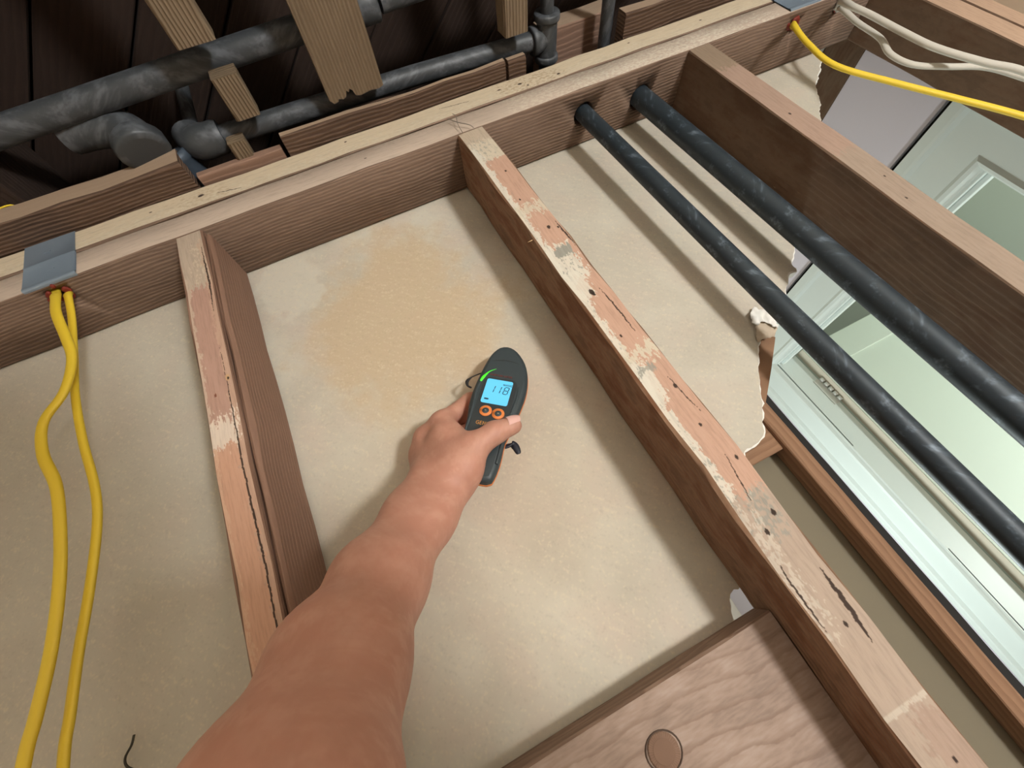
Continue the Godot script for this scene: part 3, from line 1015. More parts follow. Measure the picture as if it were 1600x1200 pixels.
func door_room() -> void:
	var X := 0.9
	var wp := base("wall_right", Vector3.ZERO, "pale lavender partition wall above the white door casing in the back room", "wall", "", "structure")
	put("drywall_panel", box(Vector3(X, -0.196, -2.7), Vector3(X + 0.013, 0.0, -0.0895)), M.lavender, wp)
	put("wall_core", box(Vector3(X + 0.0135, -0.30, -2.7), Vector3(X + 0.05, 0.0, -0.09)), M.black, wp)  # black core paints the shadow gap above the casing
	put("partition_plate", beam(Vector3(X + 0.0, 0.001, -2.7), Vector3(X + 0.09, 0.084, -0.0895), 2, 80, 0.002, 0.001), M.stud_dark, wp)
	put("drywall_panel", box(Vector3(X, -2.36, -2.7), Vector3(X + 0.013, -0.2, -1.085)), M.lavender, wp)
	put("wall_core", box(Vector3(X + 0.0135, -2.36, -2.7), Vector3(X + 0.066, -0.2, -0.955)), M.lavender, wp)
	put("wall_core", box(Vector3(X + 0.0, -2.36, -0.088), Vector3(X + 0.1, 0.0, 3.2)), M.plaster, wp)
	# casing and jambs
	var tr := base("trim_1", Vector3.ZERO, "white moulded door casing and jambs in the back room", "door casing", "", "structure")
	var zf := -0.935   # far edge of the opening
	var zn := -0.188   # near edge of the opening
	# head: back band, flat, inner bead; x is depth (towards -x it stands proud)
	casing_run(tr, "casing_head", zn + 0.098, zf - 0.118, -0.212, -0.333, true)
	casing_run(tr, "casing_leg", zf - 0.118, zf, -0.333, -2.36, false)
	casing_run(tr, "casing_leg", zn + 0.098, zn, -0.333, -2.36, false)
	put("head_jamb", box(Vector3(X - 0.004, -0.338, zf), Vector3(X + 0.076, -0.318, zn)), M.trim, tr)
	put("side_jamb", box(Vector3(X - 0.004, -2.36, zf - 0.02), Vector3(X + 0.076, -0.333, zf)), M.trim, tr)
	put("side_jamb", box(Vector3(X - 0.004, -2.36, zn), Vector3(X + 0.076, -0.333, zn + 0.02)), M.trim, tr)
	put("door_stop", box(Vector3(X + 0.012, -0.347, zf), Vector3(X + 0.030, -0.338, zn)), M.trim, tr)
	# door leaf, opened square to the partition
	var dr := base("door_1", Vector3.ZERO, "white panelled door, tinted green for the light, standing open beyond the casing, behind the black pipes", "door", "", "structure")
	var x0 := X + 0.088
	var x1 := x0 + 0.74
	var zb := -0.942
	var zt := -0.906
	var yt := -0.338
	var yb := -2.34
	put("stile", box(Vector3(x0, yb, zb), Vector3(x0 + 0.105, yt, zt), 0.002), M.mint_cast, dr)
	put("stile", box(Vector3(x1 - 0.105, yb, zb), Vector3(x1, yt, zt), 0.002), M.mint_cast, dr)
	put("top_rail", box(Vector3(x0 + 0.105, yt - 0.095, zb), Vector3(x1 - 0.105, yt, zt), 0.002), M.mint_cast, dr)
	put("middle_rail", box(Vector3(x0 + 0.105, -1.45, zb), Vector3(x1 - 0.105, -1.3, zt), 0.002), M.mint_cast, dr)
	put("bottom_rail", box(Vector3(x0 + 0.105, yb, zb), Vector3(x1 - 0.105, yb + 0.2, zt), 0.002), M.mint_cast, dr)
	put("panel", box(Vector3(x0 + 0.1, -1.31, zb + 0.008), Vector3(x1 - 0.1, yt - 0.09, zt - 0.012), 0.006), M.mint_cast, dr)
	put("panel", box(Vector3(x0 + 0.1, yb + 0.19, zb + 0.008), Vector3(x1 - 0.1, -1.44, zt - 0.012), 0.006), M.mint_cast, dr)
	tag(put("hinge_edge", box(Vector3(x0 - 0.0012, yb, zb + 0.001), Vector3(x0 - 0.0001, yt, zt - 0.001), 0.0002), mat(rgb(206, 196, 180), 0.7), dr), "unpainted cream hinge edge")
	# hinge in the gap between jamb and door
	var hg := put("hinge", box(Vector3(X + 0.054, -0.540, zf - 0.0005), Vector3(X + 0.076, -0.445, zf + 0.0018), 0.0003), M.steel, dr)
	for k in 5:
		var kp := put("knuckle", lathe(Vector3(X + 0.0805, -0.447 - k * 0.0190, zf + 0.006), Vector3.DOWN, [[0.0, 0.001], [0.0, 0.0065], [0.0140, 0.0065], [0.0140, 0.001]], 14), M.steel, hg)
		kp.set_meta("label", "steel hinge knuckle")
	# ceiling beyond the doorway
	tag(put("ceiling", box(Vector3(X + 0.1, 0.06, -2.7), Vector3(2.5, 0.075, 0.42)), M.mint_cast), "green-tinted ceiling of the room beyond the doorway", "ceiling", "", "structure")

# a length of moulded casing on the partition; flat with raised back band and inner bead
func casing_run(parent: Node, called: String, za: float, zb: float, ya: float, yb: float, head: bool) -> void:
	var X := 0.9
	var st := SurfaceTool.new()
	st.begin(Mesh.PRIMITIVE_TRIANGLES)
	st.set_smooth_group(-1)
	# profile: [across 0 = outer edge .. 1 = inner edge, proud]
	var prof := [[0.0, 0.0], [0.0, 0.022], [0.16, 0.024], [0.21, 0.023], [0.27, 0.014], [0.80, 0.013], [0.86, 0.019], [0.92, 0.017], [0.97, 0.009], [1.0, 0.006], [1.0, 0.0]]
	for i in prof.size() - 1:
		var p: Array = prof[i]
		var q: Array = prof[i + 1]
		if head:
			var yp: float = lerp(ya, yb, p[0])
			var yq: float = lerp(ya, yb, q[0])
			# mitred ends
			var e0p: float = za - p[0] * 0.098
			var e0q: float = za - q[0] * 0.098
			var e1p: float = zb + p[0] * 0.118
			var e1q: float = zb + q[0] * 0.118
			quad(st, Vector3(X - p[1], yp, e1p), Vector3(X - q[1], yq, e1q), Vector3(X - q[1], yq, e0q), Vector3(X - p[1], yp, e0p))
		else:
			var zp: float = lerp(za, zb, p[0])
			var zq: float = lerp(za, zb, q[0])
			var tp: float = lerp(-0.212, -0.333, p[0])
			var tq: float = lerp(-0.212, -0.333, q[0])
			if za < zb:
				quad(st, Vector3(X - p[1], yb, zp), Vector3(X - q[1], yb, zq), Vector3(X - q[1], tq, zq), Vector3(X - p[1], tp, zp))
			else:
				quad(st, Vector3(X - p[1], tp, zp), Vector3(X - q[1], tq, zq), Vector3(X - q[1], yb, zq), Vector3(X - p[1], yb, zp))
	st.generate_normals()
	put(called, st.commit(), M.trim, parent)

func services() -> void:
	# two black pipes dropping through the plate
	var p1 := base("black_pipe", Vector3(0.2185, -1.3, -0.042), "left of the two black iron pipes dropping through the plate, white-scuffed", "pipe", "pipes dropping through the top plate")
	put("pipe", sweep(PackedVector3Array([Vector3(0.018, -1.05, -0.004), Vector3(0.012, 0, -0.003), Vector3(0.006, 0.7, -0.001), Vector3(-0.001, 1.295, 0.003), Vector3(-0.001, 1.36, 0.003)]), 0.0133, 0.0133, Vector3(1, 0, 0), 24), M.black_pipe, p1)
	var p2 := base("black_pipe", Vector3(0.330, -1.3, -0.046), "right of the two black iron pipes, next to the clean brown stud", "pipe", "pipes dropping through the top plate")
	put("pipe", sweep(PackedVector3Array([Vector3(0.018, -1.05, 0), Vector3(0.012, 0, 0), Vector3(0.006, 0.7, 0), Vector3(-0.003, 1.295, 0), Vector3(-0.003, 1.36, 0)]), 0.0165, 0.0165, Vector3(1, 0, 0), 24), M.black_pipe, p2)
	# large pipe along the open ceiling
	var g := base("overhead_pipe", Vector3.ZERO, "large grey iron pipe running along the dark open ceiling at the top left", "pipe")
	put("pipe", sweep(PackedVector3Array([Vector3(-1.2, 0.150, 0.062), Vector3(-0.52, 0.150, 0.098), Vector3(-0.16, 0.150, 0.108), Vector3(-0.045, 0.152, 0.111)]), 0.0160, 0.0160, Vector3(0, 0, 1), 28), M.iron, g)
	put("coupling", lathe(Vector3(-0.075, 0.152, 0.110), Vector3(1, 0, 0.03), [[0.0, 0.014], [0.0, 0.019], [0.003, 0.0205], [0.037, 0.0205], [0.04, 0.019], [0.04, 0.014]], 24), M.iron, g)
	put("pipe_end", sweep(PackedVector3Array([Vector3(-0.03, 0.152, 0.112), Vector3(0.5, 0.155, 0.125)]), 0.0145, 0.0145, Vector3(0, 0, 1), 24), M.iron, g)
	# branch elbow that hangs off it
	var el := base("pipe_fitting", Vector3.ZERO, "dusty dark iron elbow fitting hanging below the large pipe", "pipe fitting")
	put("elbow", sweep(smooth_path([Vector3(-0.470, 0.165, 0.070), Vector3(-0.440, 0.160, 0.070), Vector3(-0.412, 0.150, 0.066), Vector3(-0.398, 0.135, 0.060), Vector3(-0.392, 0.115, 0.052)]), 0.024, 0.024, Vector3(0, 0, 1), 20), M.iron, el)
	put("elbow_collar", lathe(Vector3(-0.3955, 0.128, 0.0565), Vector3(0.15, -0.85, -0.3), [[0.0, 0.02], [0.0, 0.029], [0.003, 0.031], [0.018, 0.031], [0.021, 0.029], [0.021, 0.022]], 20), M.iron, el)
	var vg := base("pipe_fitting", Vector3.ZERO, "blue-grey pipe stub just above the left nailing board", "pipe fitting")
	put("pipe_stub", lathe(Vector3(-0.372, 0.128, 0.03), Vector3(0.2, -0.2, -0.8), [[0.0, 0.018], [0.0, 0.021], [0.012, 0.022], [0.014, 0.018], [0.06, 0.018]], 20), mat(rgb(70, 82, 96), 0.5, 0.2), vg)
	# small pipe resting on the boards, elbow to tee
	var s := base("overhead_pipe", Vector3.ZERO, "small grey pipe lying along the plates, from the round elbow to the tee", "pipe")
	put("pipe", sweep(PackedVector3Array([Vector3(-0.325, 0.128, 0.031), Vector3(-0.01, 0.128, 0.026), Vector3(0.205, 0.124, 0.020)]), 0.0135, 0.0135, Vector3(0, 0, 1), 24), M.iron, s)
	put("elbow", sweep(smooth_path([Vector3(-0.300, 0.128, 0.031), Vector3(-0.322, 0.128, 0.031), Vector3(-0.338, 0.134, 0.031), Vector3(-0.342, 0.150, 0.034)]), 0.0215, 0.0215, Vector3(0, 0, 1), 20, [0.92, 0.95, 1, 1, 1, 1.02, 1.05, 1.05, 1.05, 1.05, 1.03, 1, 0.98, 0.97, 0.97, 0.97, 1.0, 1.0, 1.0]), M.iron, s)
	put("riser", sweep(PackedVector3Array([Vector3(-0.338, 0.146, 0.033), Vector3(-0.330, 0.25, 0.05)]), 0.009, 0.009, Vector3(0, 0, 1), 16), M.iron, s)
	var t := base("pipe_tee", Vector3.ZERO, "iron pipe tee with rust-rimmed collars near the top edge", "pipe fitting")
	put("tee_body", sweep(PackedVector3Array([Vector3(0.2135, 0.122, -0.008), Vector3(0.2145, 0.122, 0.046)]), 0.0165, 0.0165, Vector3(1, 0, 0), 22), M.iron, t)
	for q in [[0.044, 0.0195], [-0.012, 0.0185]]:
		put("collar", lathe(Vector3(0.214, 0.122, q[0]), Vector3(0, 0, 1), [[0.0, 0.012], [0.0, q[1]], [0.002, q[1] + 0.001], [0.008, q[1] + 0.001], [0.010, q[1]], [0.010, 0.012]], 22), M.iron, t)
	put("collar", lathe(Vector3(0.186, 0.1238, 0.0205), Vector3(1, 0, 0), [[0.0, 0.012], [0.0, 0.0185], [0.002, 0.0195], [0.008, 0.0195], [0.010, 0.0185], [0.03, 0.0165]], 22), M.iron, t)
	put("branch_pipe", sweep(PackedVector3Array([Vector3(0.214, 0.122, 0.04), Vector3(0.216, 0.124, 0.4)]), 0.0105, 0.0105, Vector3(1, 0, 0), 18), M.iron, t)
	put("lower_nipple", sweep(PackedVector3Array([Vector3(0.214, 0.122, -0.01), Vector3(0.214, 0.120, -0.06)]), 0.0125, 0.0125, Vector3(1, 0, 0), 18), M.black_pipe, t)
	var v := base("overhead_pipe", Vector3.ZERO, "thin dark pipe passing over the plates just right of the tee", "pipe")
	put("pipe", sweep(PackedVector3Array([Vector3(0.3235, 0.120, 0.42), Vector3(0.3265, 0.119, -0.085)]), 0.0105, 0.0105, Vector3(1, 0, 0), 18), M.iron, v)
	# cables
	var ca := base("yellow_cable", Vector3.ZERO, "left yellow electrical cable that bows outward, in front of the left stud bay", "cable", "pair of yellow cables at the left")
	put("sheath", sweep(smooth_path([Vector3(-0.568, 0.03, -0.016), Vector3(-0.566, 0.0, -0.014), Vector3(-0.556, -0.022, -0.004), Vector3(-0.546, -0.062, 0.005), Vector3(-0.534, -0.109, 0.006), Vector3(-0.530, -0.141, 0.004), Vector3(-0.538, -0.181, 0.004), Vector3(-0.557, -0.211, 0.005), Vector3(-0.557, -0.249, 0.005), Vector3(-0.544, -0.292, 0.005), Vector3(-0.540, -0.345, 0.005), Vector3(-0.541, -0.391, 0.005), Vector3(-0.547, -0.439, 0.005), Vector3(-0.557, -0.480, 0.005), Vector3(-0.565, -0.509, 0.005), Vector3(-0.58, -0.60, 0.004), Vector3(-0.585, -0.8, 0.0)]), 0.0062, 0.0034, Vector3(0.94, -0.3, 0.2), 12), M.yellow, ca)
	var cb := base("yellow_cable", Vector3.ZERO, "right yellow electrical cable hanging straighter, in front of the left stud bay", "cable", "pair of yellow cables at the left")
	put("sheath", sweep(smooth_path([Vector3(-0.556, 0.03, -0.021), Vector3(-0.556, 0.0, -0.020), Vector3(-0.548, -0.018, -0.011), Vector3(-0.541, -0.063, -0.008), Vector3(-0.541, -0.123, -0.010), Vector3(-0.540, -0.18, -0.01), Vector3(-0.533, -0.242, -0.01), Vector3(-0.523, -0.299, -0.01), Vector3(-0.522, -0.34, -0.01), Vector3(-0.530, -0.396, -0.01), Vector3(-0.540, -0.445, -0.01), Vector3(-0.547, -0.488, -0.01), Vector3(-0.552, -0.52, -0.01), Vector3(-0.556, -0.62, -0.01), Vector3(-0.55, -0.8, -0.01)]), 0.0056, 0.0032, Vector3(0.9, -0.3, 0.35), 12), M.yellow, cb)
	var cy := base("yellow_cable", Vector3.ZERO, "yellow electrical cable crossing the upper right corner below the white cables", "cable")
	put("sheath", sweep(smooth_path([Vector3(0.634, 0.03, -0.021), Vector3(0.632, 0.0, -0.019), Vector3(0.615, -0.015, -0.012), Vector3(0.591, -0.034, 0.0), Vector3(0.571, -0.087, 0.0), Vector3(0.561, -0.152, 0.0), Vector3(0.597, -0.229, 0.0), Vector3(0.636, -0.300, 0.0), Vector3(0.671, -0.368, 0.0), Vector3(0.70, -0.45, 0.0), Vector3(0.71, -0.7, 0.0)]), 0.0052, 0.0036, Vector3(0.8, 0.6, 0.0), 12), M.yellow, cy)
	var w1 := base("white_cable", Vector3.ZERO, "upper white electrical cable in the top right corner", "cable", "pair of white cables at the upper right")
	put("sheath", sweep(smooth_path([Vector3(0.733, 0.03, -0.02), Vector3(0.731, 0.0, -0.018), Vector3(0.70, -0.022, 0.004), Vector3(0.668, -0.062, 0.018), Vector3(0.666, -0.099, 0.02), Vector3(0.665, -0.161, 0.02), Vector3(0.668, -0.215, 0.02), Vector3(0.690, -0.275, 0.02), Vector3(0.712, -0.316, 0.02), Vector3(0.74, -0.4, 0.01), Vector3(0.75, -0.65, 0.0)]), 0.0058, 0.0042, Vector3(0.8, 0.6, 0.0), 12), M.white_cable, w1)
	var w2 := base("white_cable", Vector3.ZERO, "lower white electrical cable that dips toward the yellow one, top right corner", "cable", "pair of white cables at the upper right")
	put("sheath", sweep(smooth_path([Vector3(0.737, 0.03, -0.022), Vector3(0.735, 0.0, -0.021), Vector3(0.706, -0.025, -0.006), Vector3(0.679, -0.080, 0.0), Vector3(0.671, -0.133, 0.0), Vector3(0.649, -0.172, 0.0), Vector3(0.653, -0.209, 0.0), Vector3(0.688, -0.238, 0.0), Vector3(0.729, -0.267, 0.0), Vector3(0.748, -0.311, 0.0), Vector3(0.77, -0.4, 0.0), Vector3(0.77, -0.65, 0.0)]), 0.0054, 0.0036, Vector3(0.8, 0.6, 0.0), 12), M.white_cable, w2)
	var cc := base("white_cable", Vector3.ZERO, "thin yellowish cable end lying on the left nailing board at the picture edge", "cable")
	put("sheath", sweep(smooth_path([Vector3(-0.63, 0.121, 0.030), Vector3(-0.580, 0.122, 0.036), Vector3(-0.567, 0.121, 0.030), Vector3(-0.55, 0.121, 0.012)]), 0.0012, 0.0012, Vector3(0, 0, 1), 10), M.yellow, cc)

func small_things() -> void:
	# steel protector plates over the drilled holes
	var a := base("nail_plate", Vector3(-0.5585, 0.0415, 0.0016), "blue-grey galvanized protector plate on the top plates above the yellow cables", "metal plate", "steel protector plates")
	nail_plate(a, 0.0315, 0.0425)
	var b := base("nail_plate", Vector3(0.652, 0.044, 0.0016), "galvanized protector plate at the top edge above the right yellow cable", "metal plate", "steel protector plates")
	nail_plate(b, 0.0335, 0.042)
	# red fire caulk round the cables
	for q in [[Vector3(-0.562, -0.001, -0.017), 0.016, "red fire caulk around the two left yellow cables"], [Vector3(0.633, -0.001, -0.02), 0.012, "red fire caulk around the right yellow cable"], [Vector3(0.735, -0.001, -0.019), 0.009, "red fire caulk around the white cables"]]:
		var c := base("fire_caulk", q[0], q[2], "caulk", "red fire caulk at the cable holes")
		field_begin(Vector3.ONE * -0.03, Vector3.ONE * 0.03, 0.0016)
		var rng := RandomNumberGenerator.new()
		rng.seed = int(q[1] * 9000)
		var r: float = q[1]
		for k in 9:
			var p := Vector3(cos(k * 0.7) * r * rng.randf_range(0.55, 1.0), rng.randf_range(-0.002, 0.0015), sin(k * 0.7) * r * rng.randf_range(0.4, 0.8))
			bone(p, p + Vector3(rng.randf_range(-0.003, 0.003), 0.0, 0.002), 0.0032, 0.0026, 0.003)
		put("caulk", field_mesh(), M.caulk, c)
	# nail ends and hair-like bits
	var n := base("bent_wire", Vector3(-0.005, 0.0, 0.003), "few grey hairlike wires sticking out where the middle stud meets the plate", "wire")
	put("strand", sweep(smooth_path([Vector3(0.012, -0.005, 0.0), Vector3(0.012, 0.012, 0.004), Vector3(0.016, 0.028, 0.006), Vector3(0.014, 0.036, 0.006)]), 0.0005, 0.0005, Vector3(1, 0, 0), 6), mat(rgb(120, 110, 100), 0.6), n)
	put("strand", sweep(smooth_path([Vector3(0.004, 0.032, 0.004), Vector3(0.014, 0.016, 0.004), Vector3(0.026, 0.004, 0.003), Vector3(0.030, -0.003, 0.001)]), 0.0005, 0.0005, Vector3(1, 0, 0), 6), mat(rgb(120, 110, 100), 0.6), n)
	var k := base("wire_scrap", Vector3(-0.569, -0.528, -0.0865), "small dark curl of wire on the drywall low at the left", "wire")
	put("strand", sweep(smooth_path([Vector3(0.004, 0.014, 0), Vector3(0.003, 0.007, 0.002), Vector3(-0.002, 0.0, 0.003), Vector3(-0.002, -0.007, 0.002), Vector3(0.004, -0.014, 0.0)]), 0.0010, 0.0010, Vector3(1, 0, 0), 8), mat(rgb(60, 56, 46), 0.7), k)
	var sp := base("wood_splinter", Vector3(0.0, -0.232, -0.004), "pale wood splinter sticking out of the side of the middle stud", "splinter")
	put("splinter", sweep(PackedVector3Array([Vector3(0.001, 0, 0), Vector3(-0.008, -0.003, 0.003)]), 0.0007, 0.0004, Vector3(0, 1, 0), 6, [1.0, 0.3]), mat(rgb(225, 196, 150), 0.8), sp)

func nail_plate(t: Node3D, hw: float, hh: float) -> void:
	# thin folded sheet with a crease and a curled lower lip
	var st := SurfaceTool.new()
	st.begin(Mesh.PRIMITIVE_TRIANGLES)
	var prof := [[hh, 0.0], [hh * 0.08, 0.0], [hh * 0.04, 0.0012], [0.0, 0.0], [-hh * 0.80, 0.0004], [-hh * 0.88, 0.0014], [-hh * 0.95, 0.0006], [-hh * 0.97, -0.002]]
	for side in 2:
		for i in prof.size() - 1:
			st.set_smooth_group(side * 10 + (0 if i < 4 else 1))
			var z := -0.0012 * side
			var a := Vector3(-hw, prof[i][0], prof[i][1] + z)
			var b := Vector3(hw, prof[i][0], prof[i][1] + z)
			var c := Vector3(hw, prof[i + 1][0], prof[i + 1][1] + z)
			var d := Vector3(-hw, prof[i + 1][0], prof[i + 1][1] + z)
			if side == 0: quad(st, d, c, b, a)
			else: quad(st, a, b, c, d)
	st.generate_normals()
	put("plate", st.commit(), M.galv, t)
	for q in [Vector3(-0.003, hh * 0.45, 0.0), Vector3(0.002, -hh * 0.4, 0.0)]:
		put("embossed_mark", box(q + Vector3(-0.004, -0.0012, 0.0), q + Vector3(0.004, 0.0012, 0.0007), 0.0003), M.galv, t)

func outline(k: float, _dy := 0.0) -> PackedVector2Array:
	# meter seen from the front, millimetres: rounded head, waisted grip
	var q := [[31.2, 14.0], [29.8, 27], [26.9, 38.5], [21.5, 51], [13.5, 62], [4.5, 69.5], [-4.5, 72], [-13, 69], [-19, 60.5], [-22.6, 50], [-25.4, 35], [-27.3, 18], [-28.4, -3.6], [-27.2, -22], [-24.3, -38], [-23.2, -60], [-22.8, -84], [-21.5, -98], [-15, -105], [15, -105], [21, -98], [22.8, -84], [22.8, -72], [22.4, -57], [26, -35], [29.0, -16.5], [31.0, 0]]
	var n := q.size()
	var out := PackedVector2Array()
	for i in n:
		var p := []
		for d in [-1, 0, 1, 2]:
			var w: Array = q[(i + d + n) % n]
			p.append(Vector2(w[0], w[1]))
		for h in 2:
			var a: Vector2 = p[1].cubic_interpolate(p[2], p[0], p[3], h * 0.5)
			var c := Vector2(0.5, clamp(a.y, -82.0, 30.0))
			out.append((c + (a - c) * ((c.distance_to(a) - k) / c.distance_to(a))) * 0.001)
	return out

func thin(y: float, z: float) -> float:
	return z * 0.001 * (1.0 - 0.35 * smoothstep(0.02, 0.075, y))

func shell_mesh(levels: Array) -> ArrayMesh:
	# levels: [z mm, inset mm]
	var st := SurfaceTool.new()
	st.begin(Mesh.PRIMITIVE_TRIANGLES)
	for i in levels.size() - 1:
		var a := outline(levels[i][1])
		var b := outline(levels[i + 1][1])
		st.set_smooth_group(1)
		for k in a.size():
			var j := (k + 1) % a.size()
			quad(st, Vector3(a[k].x, a[k].y, thin(a[k].y, levels[i][0])), Vector3(a[j].x, a[j].y, thin(a[j].y, levels[i][0])), Vector3(b[j].x, b[j].y, thin(b[j].y, levels[i + 1][0])), Vector3(b[k].x, b[k].y, thin(b[k].y, levels[i + 1][0])))
	for e in [0, levels.size() - 1]:
		st.set_smooth_group(2)
		var p := outline(levels[e][1])
		var idx := Geometry2D.triangulate_polygon(p)
		for t in idx.size() / 3:
			var a: Vector2 = p[idx[t * 3]]
			var b: Vector2 = p[idx[t * 3 + 1]]
			var c: Vector2 = p[idx[t * 3 + 2]]
			if ((b - a).cross(c - a) > 0.0) == (e > 0):
				var sw := b
				b = c
				c = sw
			for v in [a, b, c]: st.add_vertex(Vector3(v.x, v.y, thin(v.y, levels[e][0])))
	st.index()
	st.generate_normals()
	return st.commit()

func rounded(cx: float, cy: float, hw: float, hh: float, r: float) -> PackedVector2Array:
	var p := PackedVector2Array()
	for q in 4:
		var c := Vector2(cx + (hw - r) * [1, -1, -1, 1][q], cy + (hh - r) * [1, 1, -1, -1][q])
		for i in 7:
			var a := PI / 2 * (q + i / 6.0)
			p.append((c + Vector2(cos(a), sin(a)) * r) * 0.001)
	return p

func meter_and_hand() -> void:
	var ang := deg_to_rad(-39.0)
	var r := Vector3(cos(ang), sin(ang), 0)
	var u := Vector3(-sin(ang), cos(ang), 0)
	var n := Vector3(0, 0, 1)
	var tilt := deg_to_rad(12.0)
	var u2 := u * cos(tilt) - n * sin(tilt)
	var n2 := n * cos(tilt) + u * sin(tilt)
	var bs := Basis(r, u2, n2)
	var at := Vector3(-0.1243, -0.3812, -0.040)
	var t := base("moisture_meter", at, "black and orange handheld moisture meter with a lit blue screen, held against the drywall", "meter")
	t.basis = bs
	var blk := mat(rgb(54, 64, 68), 0.5)
	var dark := mat(rgb(42, 48, 51), 0.5)
	var org := mat(rgb(226, 132, 66), 0.55)
	put("housing", shell_mesh([[-10.0, 0.0], [-6.0, 0.0], [-3.2, 0.9], [-1.2, 2.6], [-0.4, 5.0]]), blk, t)
	put("lower_shell", shell_mesh([[-21.0, 7.0], [-19.5, 4.0], [-16.0, 1.0], [-12.0, -0.5], [-10.1, -0.5]]), org, t)
	# ridge across the head
	var ridge := [Vector3(-0.0215, 0.0425, -0.0012), Vector3(-0.0093, 0.047, -0.0004), Vector3(0.0049, 0.0482, -0.0004), Vector3(0.0217, 0.0442, -0.0012)]
	put("head_ridge", sweep(smooth_path(ridge, 3), 0.0009, 0.0006, Vector3(0, 1, 0), 8), dark, t)
	# bezel
	var bz := rounded(0.8, -22.0, 19.5, 42.0, 8.0)
	put("bezel", slab(bz, 0.0002, -0.002), dark, t)
	for s in [-1, 1]:
		var gr := smooth_path([Vector3(s * 0.0225, 0.012, -0.0009), Vector3(s * 0.0235, -0.004, -0.0007), Vector3(s * 0.0215, -0.025, -0.0007), Vector3(s * 0.0205, -0.055, -0.0007), Vector3(s * 0.0205, -0.085, -0.0007)])
		put("side_rib", sweep(gr, 0.0016, 0.0011, Vector3(1, 0, 0), 10), blk, t)
	# screen and its digits
	var sm := mat(rgb(90, 170, 200), 0.35)
	sm.emission_enabled = true
	sm.emission = rgb(90, 205, 248)
	sm.emission_energy_multiplier = 0.58
	put("display_screen", slab(rounded(0.1, 0.4, 15.0, 16.8, 2.2), 0.0007, -0.0005), sm, t)
	var seg := mat(rgb(26, 62, 84), 0.6)
	var dg := SurfaceTool.new()
	dg.begin(Mesh.PRIMITIVE_TRIANGLES)
	for q in [[-6.3, "bc"], [0.9, "bc"], [9.6, "abcdefg"]]:
		digit(dg, q[0], 3.4, 2.4, 4.8, q[1])
	put("digits", dg.commit(), seg, t)
	var ft := SystemFont.new()
	ft.font_names = PackedStringArray(["Droid Sans"])
	lettering(t, "%WME", ft, 0.0026, Vector3(0.0098, 0.0110, 0.0008), seg, "unit_lettering")
	put("battery_icon", slab(PackedVector2Array([Vector2(-0.0118, -0.0120), Vector2(-0.0074, -0.0120), Vector2(-0.0074, -0.0116), Vector2(-0.0068, -0.0116), Vector2(-0.0068, -0.0104), Vector2(-0.0074, -0.0104), Vector2(-0.0074, -0.0100), Vector2(-0.0118, -0.0100)]), 0.0009, 0.0006), seg, t)
	lettering(t, "MOISTURE METER", ft, 0.0021, Vector3(-0.001, 0.0238, 0.0001), mat(rgb(128, 62, 56), 0.6), "top_lettering")
	# buttons in an orange figure of eight
	for q in [[-6.0, -26.7], [8.2, -27.9]]:
		var c := Vector3(q[0] * 0.001, q[1] * 0.001, 0.0)
		put("button_ring", lathe(c, Vector3(0, 0, 1), [[-0.001, 0.0048], [0.0009, 0.0048], [0.0013, 0.0052], [0.0013, 0.0064], [0.0009, 0.0068], [-0.001, 0.0068]], 28), org, t)
		var bt := put("button", lathe(c, Vector3(0, 0, 1), [[-0.001, 0.0042], [0.0010, 0.0042], [0.0016, 0.0034], [0.0018, 0.0002]], 24), blk, t)
		put("button_mark", box(c + Vector3(-0.0009, -0.0004, 0.0016), c + Vector3(0.0009, 0.0004, 0.0021), 0.0001), mat(rgb(190, 180, 150), 0.6), bt)
	lettering(t, "GENERAL", ft, 0.0044, Vector3(-0.0005, -0.0425, 0.0003), mat(rgb(214, 150, 72), 0.6), "maker_lettering")
	# green light along the edge of the screen surround
	var gm := mat(rgb(60, 230, 40), 0.3)
	gm.emission_enabled = true
	gm.emission = rgb(70, 235, 30)
	gm.emission_energy_multiplier = 0.9
	put("indicator_light", sweep(smooth_path([Vector3(-0.0224, 0.0113, -0.0008), Vector3(-0.0212, 0.0165, -0.0002), Vector3(-0.0192, 0.0212, 0.0001), Vector3(-0.0156, 0.0278, 0.0), Vector3(-0.0088, 0.0333, -0.0002)], 4), 0.0016, 0.0009, Vector3(1, 0.3, 0), 10, [0.5, 0.7, 0.85, 0.95, 1.0, 1.0, 1.0, 0.95, 0.85, 0.7, 0.55, 0.4, 0.3, 0.22, 0.16, 0.12, 0.08]), gm, t)
	# lanyard clip at the left and a loose dark tab low at the right
	var rb := mat(rgb(30, 28, 30), 0.6)
	put("lanyard_loop", sweep(smooth_path([Vector3(-0.026, 0.0335, -0.012), Vector3(-0.031, 0.031, -0.013), Vector3(-0.0375, 0.025, -0.013), Vector3(-0.0427, 0.0201, -0.014)]), 0.0008, 0.0008, Vector3(0, 0, 1), 10), rb, t)
	put("lanyard_loop", sweep(smooth_path([Vector3(-0.0375, 0.0245, -0.013), Vector3(-0.041, 0.018, -0.013), Vector3(-0.039, 0.0125, -0.014), Vector3(-0.034, 0.011, -0.015)]), 0.0017, 0.0012, Vector3(1, 0, 0), 10, [0.4, 0.5, 0.6, 0.8, 1, 1.2, 1.3, 1.3, 1.2, 1.1, 1.0, 0.9, 0.8, 0.7, 0.7, 0.7, 0.7, 0.6, 0.6]), rb, t)
